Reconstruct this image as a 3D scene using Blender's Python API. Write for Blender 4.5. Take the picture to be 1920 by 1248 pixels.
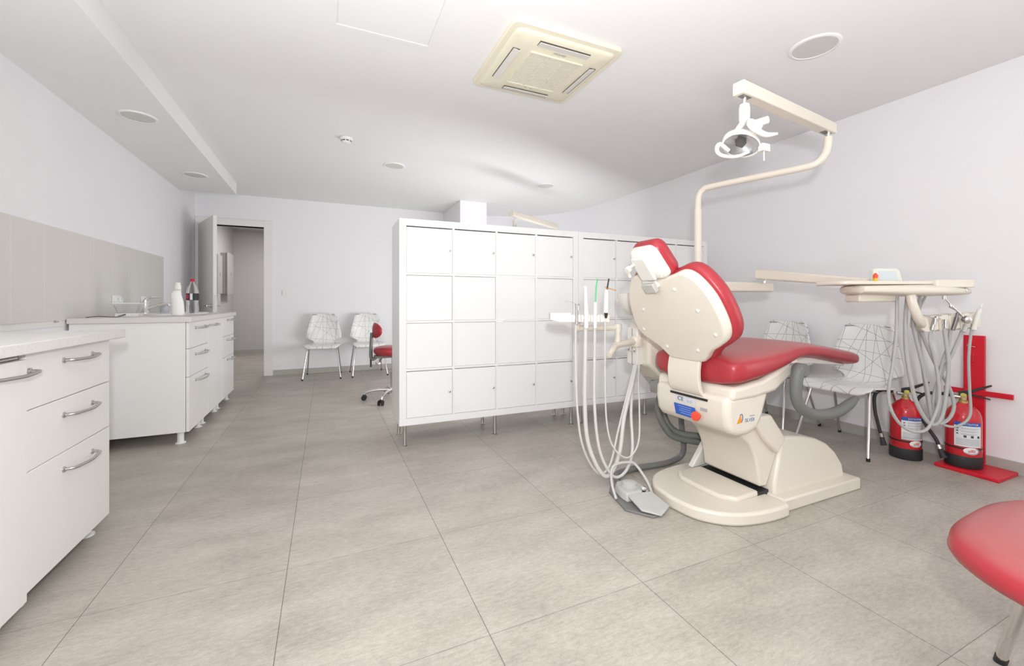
import bpy, bmesh, math, random
from mathutils import Vector, Matrix
for o in list(bpy.data.objects): bpy.data.objects.remove(o)
S = bpy.context.scene; C = S.collection
PI = math.pi
WSTR = .35
# ---------------------------------------------------------------- camera, light, exposure
cd = bpy.data.cameras.new('camera'); cam = bpy.data.objects.new('camera', cd); C.objects.link(cam)
cd.sensor_width = 36; cd.lens = 787.2/1920*36; cd.shift_y = -(624-566)/1920; cd.clip_start = .02
cam.location = (0, 0, 1.045); cam.rotation_euler = (PI/2, 0, -.4174); S.camera = cam
w = bpy.data.worlds.new('world'); S.world = w; w.use_nodes = True
w.node_tree.nodes['Background'].inputs[0].default_value = (1, .985, .965, 1)
w.node_tree.nodes['Background'].inputs[1].default_value = WSTR
def area(name, loc, rot, sx, sy, power, col=(1, 1, 1), shape='RECTANGLE'):
    l = bpy.data.lights.new(name, 'AREA'); l.shape = shape; l.size = sx; l.size_y = sy; l.energy = power; l.color = col
    o = bpy.data.objects.new(name, l); o.location = loc; o.rotation_euler = rot; C.objects.link(o); return o
# daylight from the shop window behind the camera
PW = dict(win=12, side=8, rside=22, flash=31, bounce=63, far=40, corr=23)
area('window_daylight', (1.1, -2.6, 1.35), (PI/2, 0, 0), 4.8, 2.2, PW['win'], (1, .99, .97))
# unseen fill added at the left wall behind the camera; no window there
area('side_fill_left', (-1.57, -1.3, 1.4), (PI/2, 0, -PI/2), 2.2, 1.8, PW['side'], (1, .99, .98))
# matching unseen fill added at the right wall to brighten the left side
area('side_fill_right', (3.80, -1.3, 1.4), (PI/2, 0, PI/2), 2.2, 1.8, PW['rside'], (.98, .99, 1))
# the photographer's flash just above and behind the lens
area('flash', (.0, -.12, 1.27), (PI/2, 0, -.4174), .08, .08, PW['flash'], (.985, .99, 1))
# flash head under the camera, turned up and bounced off the ceiling
area('bounce_flash', (.1, -.3, .85), (PI, 0, 0), .6, .6, PW['bounce'], (.97, .98, 1))
area('back_fill', (2.2, 3.75, .80), (PI/2+.12, 0, .38), 2.0, .8, PW['far'], (.98, .985, 1))  # unseen fill added behind the lockers, aimed at the back wall
S.view_settings.view_transform = 'Standard'; S.view_settings.look = 'None'
S.view_settings.exposure = .23; S.view_settings.gamma = 1; S.view_settings.use_curve_mapping = False

# ---------------------------------------------------------------- materials
def mat(name, col, rough=.5, metal=0, spec=.5, trans=0, ior=1.45, coat=0, bump=0, bscale=200, vary=0, vscale=6, emit=0):
    m = bpy.data.materials.new(name); m.use_nodes = True; nt = m.node_tree; b = nt.nodes['Principled BSDF']
    b.inputs['Base Color'].default_value = (*col, 1); b.inputs['Roughness'].default_value = rough
    b.inputs['Metallic'].default_value = metal; b.inputs['Specular IOR Level'].default_value = spec
    b.inputs['Transmission Weight'].default_value = trans; b.inputs['IOR'].default_value = ior
    b.inputs['Coat Weight'].default_value = coat
    if emit:
        b.inputs['Emission Color'].default_value = (*col, 1); b.inputs['Emission Strength'].default_value = emit
    tc = nt.nodes.new('ShaderNodeTexCoord')
    n = nt.nodes.new('ShaderNodeTexNoise'); n.inputs['Scale'].default_value = vscale; n.inputs['Detail'].default_value = 4
    nt.links.new(tc.outputs['Object'], n.inputs['Vector'])
    mx = nt.nodes.new('ShaderNodeMix'); mx.data_type = 'RGBA'
    mx.inputs[6].default_value = (*[c*(1-vary) for c in col], 1); mx.inputs[7].default_value = (*[min(1, c*(1+vary)) for c in col], 1)
    nt.links.new(n.outputs['Fac'], mx.inputs[0]); nt.links.new(mx.outputs[2], b.inputs['Base Color'])
    if bump:
        n2 = nt.nodes.new('ShaderNodeTexNoise'); n2.inputs['Scale'].default_value = bscale
        nt.links.new(tc.outputs['Object'], n2.inputs['Vector'])
        bp = nt.nodes.new('ShaderNodeBump'); bp.inputs['Strength'].default_value = bump; bp.inputs['Distance'].default_value = .002
        nt.links.new(n2.outputs['Fac'], bp.inputs['Height']); nt.links.new(bp.outputs['Normal'], b.inputs['Normal'])
    return m
def srgb(r, g, b): return tuple(((c/255+.055)/1.055)**2.4 if c > 10 else c/255/12.92 for c in (r, g, b))
WALL = mat('wall_paint', (.90, .89, .912), .9, spec=.2, bump=.15, bscale=90, vary=.01)
CEIL = mat('ceiling_paint', (.90, .895, .895), .95, spec=.1, vary=.01)
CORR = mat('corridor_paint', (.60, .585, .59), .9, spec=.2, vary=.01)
LAM = mat('white_laminate', (.89, .88, .86), .32, spec=.4, vary=.01)
LAMD = mat('dark_gap', (.12, .11, .10), .8)
LACK = mat('white_lacquer', (.87, .87, .865), .28, spec=.45, vary=.005)
FOIL = mat('white_door_foil', (.89, .89, .89), .35, spec=.4, vary=.005)
DOORW = mat('door_paint', (.86, .85, .825), .45, vary=.01)
CREAM = mat('cream_plastic', (.72, .665, .575), .3, spec=.5, vary=.02, vscale=3)
CREAM2 = mat('pale_plastic', (.74, .72, .67), .28, spec=.5, vary=.01)
ACP = mat('yellowed_plastic', (.84, .79, .63), .4, vary=.02)
CHROME = mat('chrome', (.75, .74, .73), .14, metal=1)
STEEL = mat('brushed_steel', (.55, .54, .52), .3, metal=1)
GREYR = mat('grey_rubber', (.155, .16, .148), .5, vary=.04)
GREYH = mat('grey_hose', (.40, .40, .39), .4, vary=.02)
GREYD = mat('dark_hose', (.20, .195, .19), .5)
WHOSE = mat('white_hose', (.60, .59, .565), .35)
BLACK = mat('black_plastic', (.02, .02, .02), .45)
BLKR = mat('black_rubber', (.03, .03, .032), .6)
EXTR = mat('extinguisher_red', (.60, .02, .03), .22, coat=.4)
REDM = mat('red_metal', (.68, .012, .03), .4)
WHITE = mat('white_plastic', (.88, .88, .86), .35)
GREYP = mat('pale_grey_plastic', (.50, .50, .475), .45)
LABEL = mat('paper_label', (.78, .79, .80), .5)
BLUE = mat('label_blue', (.03, .10, .42), .5)
INK = mat('ink', (.04, .05, .08), .6)
INKG = mat('ink_grey', (.35, .37, .40), .6)
INKO = mat('ink_orange', (.75, .30, .03), .5)
INKR = mat('ink_red', (.70, .02, .03), .5)
INKB = mat('ink_blue', (.04, .12, .35), .5)
ORANGE = mat('orange_shield', (.85, .35, .02), .2, trans=.3)
REDBTN = mat('red_button', (.80, .08, .04), .35)
GREEN = mat('green_plastic', (.05, .55, .18), .35)
BLUEP = mat('blue_plastic', (.03, .12, .45), .35)
GLASS = mat('clear_glass', (1, 1, 1), .03, trans=1, ior=1.35)
PET = mat('clear_bottle', (.97, .98, .98), .05, trans=1, ior=1.12)
MIRR = mat('reflector', (.86, .86, .88), .28, metal=.6)
GOLD = mat('brass', (.65, .5, .2), .3, metal=1)
PLY = mat('plywood_edge', (.62, .50, .36), .6)
DOWNL = mat('downlight_diffuser', (.66, .66, .62), .5)
GRILL = mat('grille_plastic', (.80, .76, .63), .45)
STRIP = mat('pale_wall_strip', (.83, .82, .80), .5)
BASEB = mat('skirting_tile', (.47, .455, .42), .5, vary=.06, vscale=14)

def nmath(nt, op, a, b=None, c=None):
    n = nt.nodes.new('ShaderNodeMath'); n.operation = op
    for i, v in enumerate((a, b, c)):
        if v is None: continue
        if isinstance(v, (int, float)): n.inputs[i].default_value = v
        else: nt.links.new(v, n.inputs[i])
    return n.outputs[0]
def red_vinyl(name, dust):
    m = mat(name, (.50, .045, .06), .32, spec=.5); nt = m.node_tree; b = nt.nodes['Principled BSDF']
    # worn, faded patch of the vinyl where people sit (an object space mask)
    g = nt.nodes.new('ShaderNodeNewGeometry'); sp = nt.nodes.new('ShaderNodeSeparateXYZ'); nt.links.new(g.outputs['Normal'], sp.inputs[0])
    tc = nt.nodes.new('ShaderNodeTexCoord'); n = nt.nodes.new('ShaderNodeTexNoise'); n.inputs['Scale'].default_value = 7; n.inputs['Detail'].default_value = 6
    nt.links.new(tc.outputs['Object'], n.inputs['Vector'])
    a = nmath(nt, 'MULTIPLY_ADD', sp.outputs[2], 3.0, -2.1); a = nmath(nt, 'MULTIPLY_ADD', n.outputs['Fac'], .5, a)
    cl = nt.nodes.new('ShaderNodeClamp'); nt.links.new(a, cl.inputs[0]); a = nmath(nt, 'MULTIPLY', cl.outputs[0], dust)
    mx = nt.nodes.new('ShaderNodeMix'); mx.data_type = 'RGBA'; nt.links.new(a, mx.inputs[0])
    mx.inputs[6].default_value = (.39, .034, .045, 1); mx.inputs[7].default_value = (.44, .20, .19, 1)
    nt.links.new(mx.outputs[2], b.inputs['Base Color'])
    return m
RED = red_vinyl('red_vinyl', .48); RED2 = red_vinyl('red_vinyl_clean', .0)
def floor_mat():
    m = mat('stone_look_tiles', (.5, .47, .43), .42, spec=.35); nt = m.node_tree; b = nt.nodes['Principled BSDF']
    tc = nt.nodes.new('ShaderNodeTexCoord'); sp = nt.nodes.new('ShaderNodeSeparateXYZ'); nt.links.new(tc.outputs['Object'], sp.inputs[0])
    def edge(o, off, size, width):
        a = nmath(nt, 'ADD', o, -off); a = nmath(nt, 'DIVIDE', a, size); a = nmath(nt, 'FRACT', nmath(nt, 'ADD', a, 100.5))
        a = nmath(nt, 'ABSOLUTE', nmath(nt, 'ADD', a, -.5)); return nmath(nt, 'LESS_THAN', a, width/size)
    ex = edge(sp.outputs[0], 0.471, .6088, .0010); ey = edge(sp.outputs[1], 1.2336, .6261, .0008)
    gr = nmath(nt, 'MAXIMUM', ex, nmath(nt, 'MULTIPLY', ey, .8))
    def noise(scale, det, sx, sy, rough=.6):
        mp = nt.nodes.new('ShaderNodeMapping'); nt.links.new(tc.outputs['Object'], mp.inputs[0]); mp.inputs['Scale'].default_value = (sx, sy, 1)
        n = nt.nodes.new('ShaderNodeTexNoise'); n.inputs['Scale'].default_value = scale; n.inputs['Detail'].default_value = det; n.inputs['Roughness'].default_value = rough
        nt.links.new(mp.outputs[0], n.inputs['Vector']); return n.outputs['Fac']
    n1 = noise(3.2, 8, .8, 1.8); n2 = noise(48, 6, .6, 1.8, .7); n3 = noise(150, 4, 1, 1.1, .85)
    # each tile is a little different
    cx = nmath(nt, 'FLOOR', nmath(nt, 'DIVIDE', nmath(nt, 'ADD', sp.outputs[0], -.471), .6088)); cy = nmath(nt, 'FLOOR', nmath(nt, 'DIVIDE', nmath(nt, 'ADD', sp.outputs[1], -1.2336), .6261))
    cb = nt.nodes.new('ShaderNodeCombineXYZ'); nt.links.new(cx, cb.inputs[0]); nt.links.new(cy, cb.inputs[1])
    wn = nt.nodes.new('ShaderNodeTexWhiteNoise'); nt.links.new(cb.outputs[0], wn.inputs['Vector'])
    f = nmath(nt, 'MULTIPLY_ADD', n1, .9, nmath(nt, 'MULTIPLY_ADD', n2, 1.0, nmath(nt, 'MULTIPLY_ADD', n3, .8, -.87))); f = nmath(nt, 'MULTIPLY_ADD', wn.outputs['Value'], .12, f)
    r = nt.nodes.new('ShaderNodeValToRGB'); nt.links.new(f, r.inputs[0])
    r.color_ramp.elements[0].position = .15; r.color_ramp.elements[0].color = (.315, .285, .247, 1)
    r.color_ramp.elements[1].position = .85; r.color_ramp.elements[1].color = (.555, .515, .458, 1)
    e = r.color_ramp.elements.new(.5); e.color = (.435, .398, .348, 1)
    mx = nt.nodes.new('ShaderNodeMix'); mx.data_type = 'RGBA'; nt.links.new(gr, mx.inputs[0]); nt.links.new(r.outputs[0], mx.inputs[6]); mx.inputs[7].default_value = (.09, .08, .07, 1)
    nt.links.new(mx.outputs[2], b.inputs['Base Color'])
    bp = nt.nodes.new('ShaderNodeBump'); bp.inputs['Strength'].default_value = .25; bp.inputs['Distance'].default_value = .001
    nt.links.new(n2, bp.inputs['Height']); nt.links.new(bp.outputs[0], b.inputs['Normal'])
    return m
FLOOR = floor_mat()
def counter_mat(name, base, speck, dens):
    m = mat(name, base, .35); nt = m.node_tree; b = nt.nodes['Principled BSDF']
    tc = nt.nodes.new('ShaderNodeTexCoord'); v = nt.nodes.new('ShaderNodeTexVoronoi'); v.inputs['Scale'].default_value = 170
    nt.links.new(tc.outputs['Object'], v.inputs['Vector'])
    wn = nt.nodes.new('ShaderNodeTexWhiteNoise'); nt.links.new(v.outputs['Position'], wn.inputs['Vector'])
    a = nmath(nt, 'MULTIPLY', nmath(nt, 'LESS_THAN', v.outputs['Distance'], .3), nmath(nt, 'LESS_THAN', wn.outputs['Value'], dens))
    mx = nt.nodes.new('ShaderNodeMix'); mx.data_type = 'RGBA'; nt.links.new(a, mx.inputs[0]); mx.inputs[6].default_value = (*base, 1); mx.inputs[7].default_value = (*speck, 1)
    nt.links.new(mx.outputs[2], b.inputs['Base Color']); return m
STONE = counter_mat('speckled_stone_top', (.80, .79, .755), (.58, .57, .54), .25)
TOPL = counter_mat('pale_laminate_top', (.74, .72, .69), (.66, .64, .61), .3)
def splash_mat():
    m = mat('backsplash_panel', (.63, .615, .58), .18, spec=.6); nt = m.node_tree; b = nt.nodes['Principled BSDF']
    tc = nt.nodes.new('ShaderNodeTexCoord'); sp = nt.nodes.new('ShaderNodeSeparateXYZ'); nt.links.new(tc.outputs['Object'], sp.inputs[0])
    a = nmath(nt, 'FRACT', nmath(nt, 'ADD', nmath(nt, 'DIVIDE', nmath(nt, 'ADD', sp.outputs[1], -3.235), .3035), 100.5))
    a = nmath(nt, 'LESS_THAN', nmath(nt, 'ABSOLUTE', nmath(nt, 'ADD', a, -.5)), .004)
    mx = nt.nodes.new('ShaderNodeMix'); mx.data_type = 'RGBA'; nt.links.new(a, mx.inputs[0]); mx.inputs[6].default_value = (.72, .70, .66, 1); mx.inputs[7].default_value = (.84, .83, .80, 1)
    nt.links.new(mx.outputs[2], b.inputs['Base Color']); return m
SPLASH = splash_mat()
def lines_mat():
    random.seed(11)
    m = mat('white_shell_with_crossing_lines', (.84, .84, .82), .3); nt = m.node_tree; b = nt.nodes['Principled BSDF']
    uv = nt.nodes.new('ShaderNodeUVMap'); acc = None
    for k in range(26):
        th = random.choice([random.uniform(-.35, .35), random.uniform(1.1, 2.0), random.uniform(0, PI)])
        px, py = random.uniform(-.22, .22), random.uniform(.0, .95)
        nx, ny = -math.sin(th), math.cos(th)
        d = nt.nodes.new('ShaderNodeVectorMath'); d.operation = 'DOT_PRODUCT'; nt.links.new(uv.outputs[0], d.inputs[0]); d.inputs[1].default_value = (nx, ny, 0)
        l = nmath(nt, 'COMPARE', d.outputs['Value'], nx*px+ny*py, .0009)
        acc = l if acc is None else nmath(nt, 'MAXIMUM', acc, l)
    mx = nt.nodes.new('ShaderNodeMix'); mx.data_type = 'RGBA'; nt.links.new(acc, mx.inputs[0]); mx.inputs[6].default_value = (.84, .84, .82, 1); mx.inputs[7].default_value = (.06, .065, .07, 1)
    nt.links.new(mx.outputs[2], b.inputs['Base Color']); return m
LINES = lines_mat()

# ---------------------------------------------------------------- helpers
ORG = {}
def new(): return bmesh.new()
def obj(name, bm, m, parent=None, bevel=0, seg=2, smooth=True, sub=0, solid=0, angle=.6, label=None):
    """link bm (world coordinates) as one mesh object; children are stored relative to their thing's origin"""
    bmesh.ops.recalc_face_normals(bm, faces=bm.faces[:])
    if parent is not None:
        o0 = ORG.get(parent.name, Vector((0, 0, 0)))
        bmesh.ops.translate(bm, verts=bm.verts[:], vec=-o0)
    me = bpy.data.meshes.new(name); bm.to_mesh(me); bm.free()
    o = bpy.data.objects.new(name, me); C.objects.link(o); me.materials.append(m)
    if parent is not None: o.parent = parent; ORG[o.name] = ORG.get(parent.name, Vector((0, 0, 0)))
    if solid: s = o.modifiers.new('solid', 'SOLIDIFY'); s.thickness = solid; s.offset = 0
    if bevel: b = o.modifiers.new('bevel', 'BEVEL'); b.width = bevel; b.segments = seg; b.limit_method = 'ANGLE'; b.angle_limit = angle
    if sub: s = o.modifiers.new('sub', 'SUBSURF'); s.levels = sub; s.render_levels = sub
    if smooth:
        for p in me.polygons: p.use_smooth = True
        try: me.set_sharp_from_angle(angle=.86)
        except Exception: pass
    if label: o['label'] = label
    return o
def thing(name, label, cat, loc=(0, 0, 0), group=None):
    o = bpy.data.objects.new(name, None); o.empty_display_size = .1; C.objects.link(o); o.location = loc; ORG[o.name] = Vector(loc)
    o['label'] = label; o['category'] = cat
    if group: o['group'] = group
    return o
def tag(o, label, cat, group=None):
    o['label'] = label; o['category'] = cat
    if group: o['group'] = group
    return o
def struct(name, bm, m, parent=None, **k):
    o = obj(name, bm, m, parent, **k)
    if parent is None: o['kind'] = 'structure'
    return o
def dup(o, loc=None, rz=0, label=None, parent=None):
    c = o.copy(); C.objects.link(c)
    if parent is not None: c.parent = parent
    if loc is not None: c.location = loc; c.rotation_euler = (0, 0, rz)
    if label: c['label'] = label
    for ch in list(o.children): dup(ch, parent=c)
    return c
def box(bm, x0, x1, y0, y1, z0, z1, M=None):
    vs = [bm.verts.new((x, y, z)) for x in (x0, x1) for y in (y0, y1) for z in (z0, z1)]
    for f in ((0, 1, 3, 2), (4, 6, 7, 5), (0, 4, 5, 1), (2, 3, 7, 6), (0, 2, 6, 4), (1, 5, 7, 3)): bm.faces.new([vs[i] for i in f])
    if M is not None: bmesh.ops.transform(bm, matrix=M, verts=vs)
    return bm
def frame(p, d):
    d = d.normalized(); a = Vector((0, 0, 1)) if abs(d.z) < .9 else Vector((1, 0, 0))
    u = a.cross(d).normalized(); v = d.cross(u).normalized(); return u, v
def spline(pts, n=8):
    P = [Vector(p) for p in pts]
    if len(P) < 3: return P
    out = []; Q = [P[0]*2-P[1]]+P+[P[-1]*2-P[-2]]
    for i in range(1, len(Q)-2):
        a, b, c, d = Q[i-1:i+3]
        for k in range(n):
            t = k/n; out.append(.5*((2*b)+(c-a)*t+(2*a-5*b+4*c-d)*t*t+(3*b-a-3*c+d)*t**3))
    out.append(P[-1]); return out
def tube(bm, pts, r, n=10, smooth=0, cap=True, sx=1, up=None):
    P = spline(pts, smooth) if smooth else [Vector(p) for p in pts]
    R = r if isinstance(r, (list, tuple)) else [r]*len(P)
    if len(R) != len(P):
        R = [R[min(len(R)-1, int(i/(len(P)-1)*(len(R)-1)))]*(1-((i/(len(P)-1)*(len(R)-1)) % 1))+R[min(len(R)-1, int(i/(len(P)-1)*(len(R)-1))+1)]*((i/(len(P)-1)*(len(R)-1)) % 1) for i in range(len(P))]
    rings = []; u = None
    for i, p in enumerate(P):
        d = (P[min(i+1, len(P)-1)]-P[max(i-1, 0)]).normalized()
        if u is None: u, v = frame(p, d) if up is None else (Vector(up).cross(d).normalized(), None); v = d.cross(u)
        else: u = (u-d*u.dot(d)).normalized(); v = d.cross(u)
        rings.append([bm.verts.new(p+(u*math.cos(2*PI*k/n)*sx+v*math.sin(2*PI*k/n))*R[i]) for k in range(n)])
    for a, b in zip(rings, rings[1:]):
        for k in range(n): bm.faces.new((a[k], a[(k+1) % n], b[(k+1) % n], b[k]))
    if cap: bm.faces.new(rings[0][::-1]); bm.faces.new(rings[-1])
    return bm
def lathe(bm, prof, c=(0, 0, 0), n=28, M=None, sy=1, cap=True):
    rings = []; vs = []
    for r, z in prof:
        ring = [bm.verts.new((c[0]+max(r, 1e-4)*math.cos(2*PI*k/n), c[1]+sy*max(r, 1e-4)*math.sin(2*PI*k/n), c[2]+z)) for k in range(n)]; rings.append(ring); vs += ring
    for a, b in zip(rings, rings[1:]):
        for k in range(n): bm.faces.new((a[k], a[(k+1) % n], b[(k+1) % n], b[k]))
    if cap: bm.faces.new(rings[0][::-1]); bm.faces.new(rings[-1])
    if M is not None: bmesh.ops.transform(bm, matrix=M, verts=vs)
    return bm
def prism(bm, poly, y0, y1, plane='xz', M=None, taper=1):
    """poly extruded; plane xz -> along y, xy -> along z, yz -> along x"""
    def mk(p, t):
        a, b = p
        return {'xz': (a, t, b), 'xy': (a, b, t), 'yz': (t, a, b)}[plane]
    cx = sum(p[0] for p in poly)/len(poly); cy = sum(p[1] for p in poly)/len(poly)
    A = [bm.verts.new(mk(p, y0)) for p in poly]; B = [bm.verts.new(mk((cx+(p[0]-cx)*taper, cy+(p[1]-cy)*taper), y1)) for p in poly]
    n = len(poly)
    for i in range(n): bm.faces.new((A[i], A[(i+1) % n], B[(i+1) % n], B[i]))
    bm.faces.new(A[::-1]); bm.faces.new(B)
    if M is not None: bmesh.ops.transform(bm, matrix=M, verts=A+B)
    return bm
def rot_to(d):   # matrix turning +z to d
    return Vector((0, 0, 1)).rotation_difference(Vector(d).normalized()).to_matrix().to_4x4()
def smooth_poly(pts, n=6):
    P = [Vector((p[0], p[1], 0)) for p in pts]; out = []
    m = len(P)
    for i in range(m):
        a, b, c, d = P[i-1], P[i], P[(i+1) % m], P[(i+2) % m]
        for k in range(n):
            t = k/n; q = .5*((2*b)+(c-a)*t+(2*a-5*b+4*c-d)*t*t+(3*b-a-3*c+d)*t**3); out.append((q.x, q.y))
    return out
def rrect(hx, hy, r, n=6, cx=0, cy=0):
    o = []
    for sx, sy, a0 in ((1, 1, 0), (-1, 1, PI/2), (-1, -1, PI), (1, -1, 3*PI/2)):
        for k in range(n+1):
            a = a0+PI/2*k/n; o.append((cx+sx*(hx-r)+r*math.cos(a), cy+sy*(hy-r)+r*math.sin(a)))
    return o
def text(name, s, size, M, m, parent, ext=.0004, bend=None, align='CENTER', italic=0, xs=1):
    cu = bpy.data.curves.new(name, 'FONT'); cu.body = s; cu.size = size; cu.extrude = ext; cu.align_x = align; cu.align_y = 'CENTER'; cu.shear = italic; cu.resolution_u = 3
    t = bpy.data.objects.new(name+'_tmp', cu); C.objects.link(t)
    dg = bpy.context.evaluated_depsgraph_get(); me = bpy.data.meshes.new_from_object(t.evaluated_get(dg))
    bpy.data.objects.remove(t); bm = new(); bm.from_mesh(me)
    if xs != 1: bmesh.ops.scale(bm, vec=(xs, 1, 1), verts=bm.verts[:])
    if bend: 
        cx, cy, R, a0, z = bend      # wrap on a cylinder whose axis is vertical
        for v in bm.verts:
            a = a0+v.co.x/R; rr = R+v.co.z; v.co = Vector((cx+rr*math.cos(a), cy+rr*math.sin(a), z+v.co.y))
    else: bmesh.ops.transform(bm, matrix=M, verts=bm.verts[:])
    return obj(name, bm, m, parent, smooth=False)
def cylpatch(bm, cx, cy, R, a0, a1, z0, z1, n=16):
    vs = [[bm.verts.new((cx+R*math.cos(a0+(a1-a0)*i/n), cy+R*math.sin(a0+(a1-a0)*i/n), z)) for i in range(n+1)] for z in (z0, z1)]
    for i in range(n): bm.faces.new((vs[0][i], vs[0][i+1], vs[1][i+1], vs[1][i]))
    return bm
def basis(o, x, y, z):
    M = Matrix.Identity(4)
    for i, v in enumerate((x, y, z)): M.col[i][:3] = Vector(v).normalized()
    M.col[3][:3] = o; return M

# ---------------------------------------------------------------- the room
XL, XR, YB, ZC, YF = -1.60, 3.84, 6.85, 2.53, -2.7
b = new(); box(b, XL-.3, XR+.3, YF, YB+3.5, -.1, 0); struct('floor', b, FLOOR, smooth=False)
b = new(); box(b, XL-.3, XR+.3, YF, YB+.1, ZC, ZC+.1); struct('ceiling', b, CEIL, smooth=False)
b = new(); box(b, XL-.1, XL, YF, YB, 0, ZC); struct('wall_left', b, WALL, smooth=False)
cur = [(XR, YF), (XR, 4.4), (3.83, 4.8), (3.81, 5.2), (3.76, 5.62), (3.68, 5.9), (3.55, 6.15), (3.36, 6.4), (3.1, 6.6), (2.82, 6.72), (2.5, 6.80), (2.2, 6.84), (1.9, YB)]
cs = [(p.x, p.y) for p in spline([(a, c_, 0) for a, c_ in cur[1:]], 3)]
def wallstrip(pts, t, z0, z1):
    bm = new(); out = []
    for i, p in enumerate(pts):
        a = Vector(pts[max(i-1, 0)]); c_ = Vector(pts[min(i+1, len(pts)-1)]); d = (c_-a).normalized(); out.append(Vector(p)+Vector((d.y, -d.x))*t)
    A = [[bm.verts.new((q[0], q[1], z)) for q in L] for L in (pts, out) for z in (z0, z1)]
    for i in range(len(pts)-1):
        bm.faces.new((A[0][i], A[0][i+1], A[1][i+1], A[1][i])); bm.faces.new((A[2][i], A[2][i+1], A[3][i+1], A[3][i]))
        bm.faces.new((A[0][i], A[0][i+1], A[2][i+1], A[2][i])); bm.faces.new((A[1][i], A[1][i+1], A[3][i+1], A[3][i]))
    for i in (0, -1): bm.faces.new((A[0][i], A[1][i], A[3][i], A[2][i]))
    return bm
struct('wall_right', wallstrip([(XR, YF)]+cs, .1, 0, ZC), WALL)
struct('baseboard_right', wallstrip([(x-.012 if y < 6 else x-.006, y-.004) for x, y in [(XR, YF)]+cs], .012, 0, .075), BASEB)
DX0, DX1, DZ = -1.56, -.80, 2.10
b = new(); box(b, DX1, 1.92, YB, YB+.12, 0, ZC); box(b, XL-.1, DX1, YB, YB+.12, DZ, ZC); struct('wall_back', b, WALL, smooth=False)
b = new(); box(b, DX1+.12, 1.92, YB-.012, YB, 0, .075); struct('baseboard_back', b, BASEB, smooth=False)
# window behind the camera: a glazed shop front
b = new(); box(b, XL, XR, YF-.1, YF, 0, .1); box(b, XL, XR, YF-.1, YF, 2.45, ZC)
struct('wall_front', b, WALL, smooth=False)
b = new()
for x in (XL+.03, .2, 2.0, XR-.03): box(b, x-.03, x+.03, YF-.08, YF-.02, .1, 2.45)
struct('window_1', b, STEEL, smooth=False)
# soffit along the left wall
b = new(); box(b, XL, -1.02, YF, 6.2, 2.385, ZC-.001); struct('trim_1', b, CEIL, smooth=False)
# column
b = new(); box(b, 1.79, 2.20, 5.90, YB, 0, ZC-.001); struct('trim_2', b, WALL, smooth=False)
# access hatch frame in the ceiling
b = new()
for x0, x1, y0, y1 in ((.04, .55, 2.42, 2.45), (.04, .55, 1.9, 1.93), (.04, .052, 1.9305, 2.4195), (.538, .55, 1.9305, 2.4195)): box(b, x0, x1, y0, y1, ZC-.006, ZC-.0005)
box(b, .056, .534, 1.934, 2.416, ZC-.003, ZC-.0005)
struct('trim_3', b, CEIL, smooth=False)
# backsplash
b = new(); box(b, XL, XL+.012, 1.2, 5.62, .925, 1.525); struct('trim_4', b, SPLASH, smooth=False)
b = new(); box(b, XL, XL+.006, 1.2, 3.79, .885, .925); struct('trim_5', b, STRIP, smooth=False)
# doorway
b = new()
box(b, DX1, DX1+.11, YB-.02, YB+.14, 0, DZ+.09); box(b, XL+.002, DX1, YB-.02, YB+.14, DZ, DZ+.09); box(b, XL+.002, DX0, YB-.02, YB+.14, 0, DZ)
struct('trim_6', b, DOORW, bevel=.004)
th = math.atan2(-.775, .33)        # leaf swung into the room
M = Matrix.Translation((DX0+.02, YB-.03, 0)) @ Matrix.Rotation(th, 4, 'Z')
b = new(); box(b, 0, .82, -.02, .02, .01, DZ-.01, M); d1 = struct('door_1', b, DOORW, bevel=.002)
b = new()
for s in (1, -1):
    bb = M @ Matrix.Translation((.76, s*.02, 1.0))
    lathe(b, [(.024, 0), (.024, .008), (.009, .010), (.009, .05)], M=bb @ Matrix.Rotation(-s*PI/2, 4, 'X'), n=16)
    p0 = bb @ Vector((0, s*.045, 0)); p1 = bb @ Vector((-.12, s*.045, 0)); tube(b, [p0, p1], .009, 10)
obj('door_handle', b, CHROME, d1)
b = new(); box(b, .8195, .8215, -.011, .011, .93, 1.13, M); obj('lock_plate', b, STEEL, d1)
b = new()
for z in (.25, 1.0, 1.82): tube(b, [M @ Vector((-.004, .022, z)), M @ Vector((-.004, .022, z+.09))], .007, 8)
obj('hinge', b, STEEL, d1)
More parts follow.
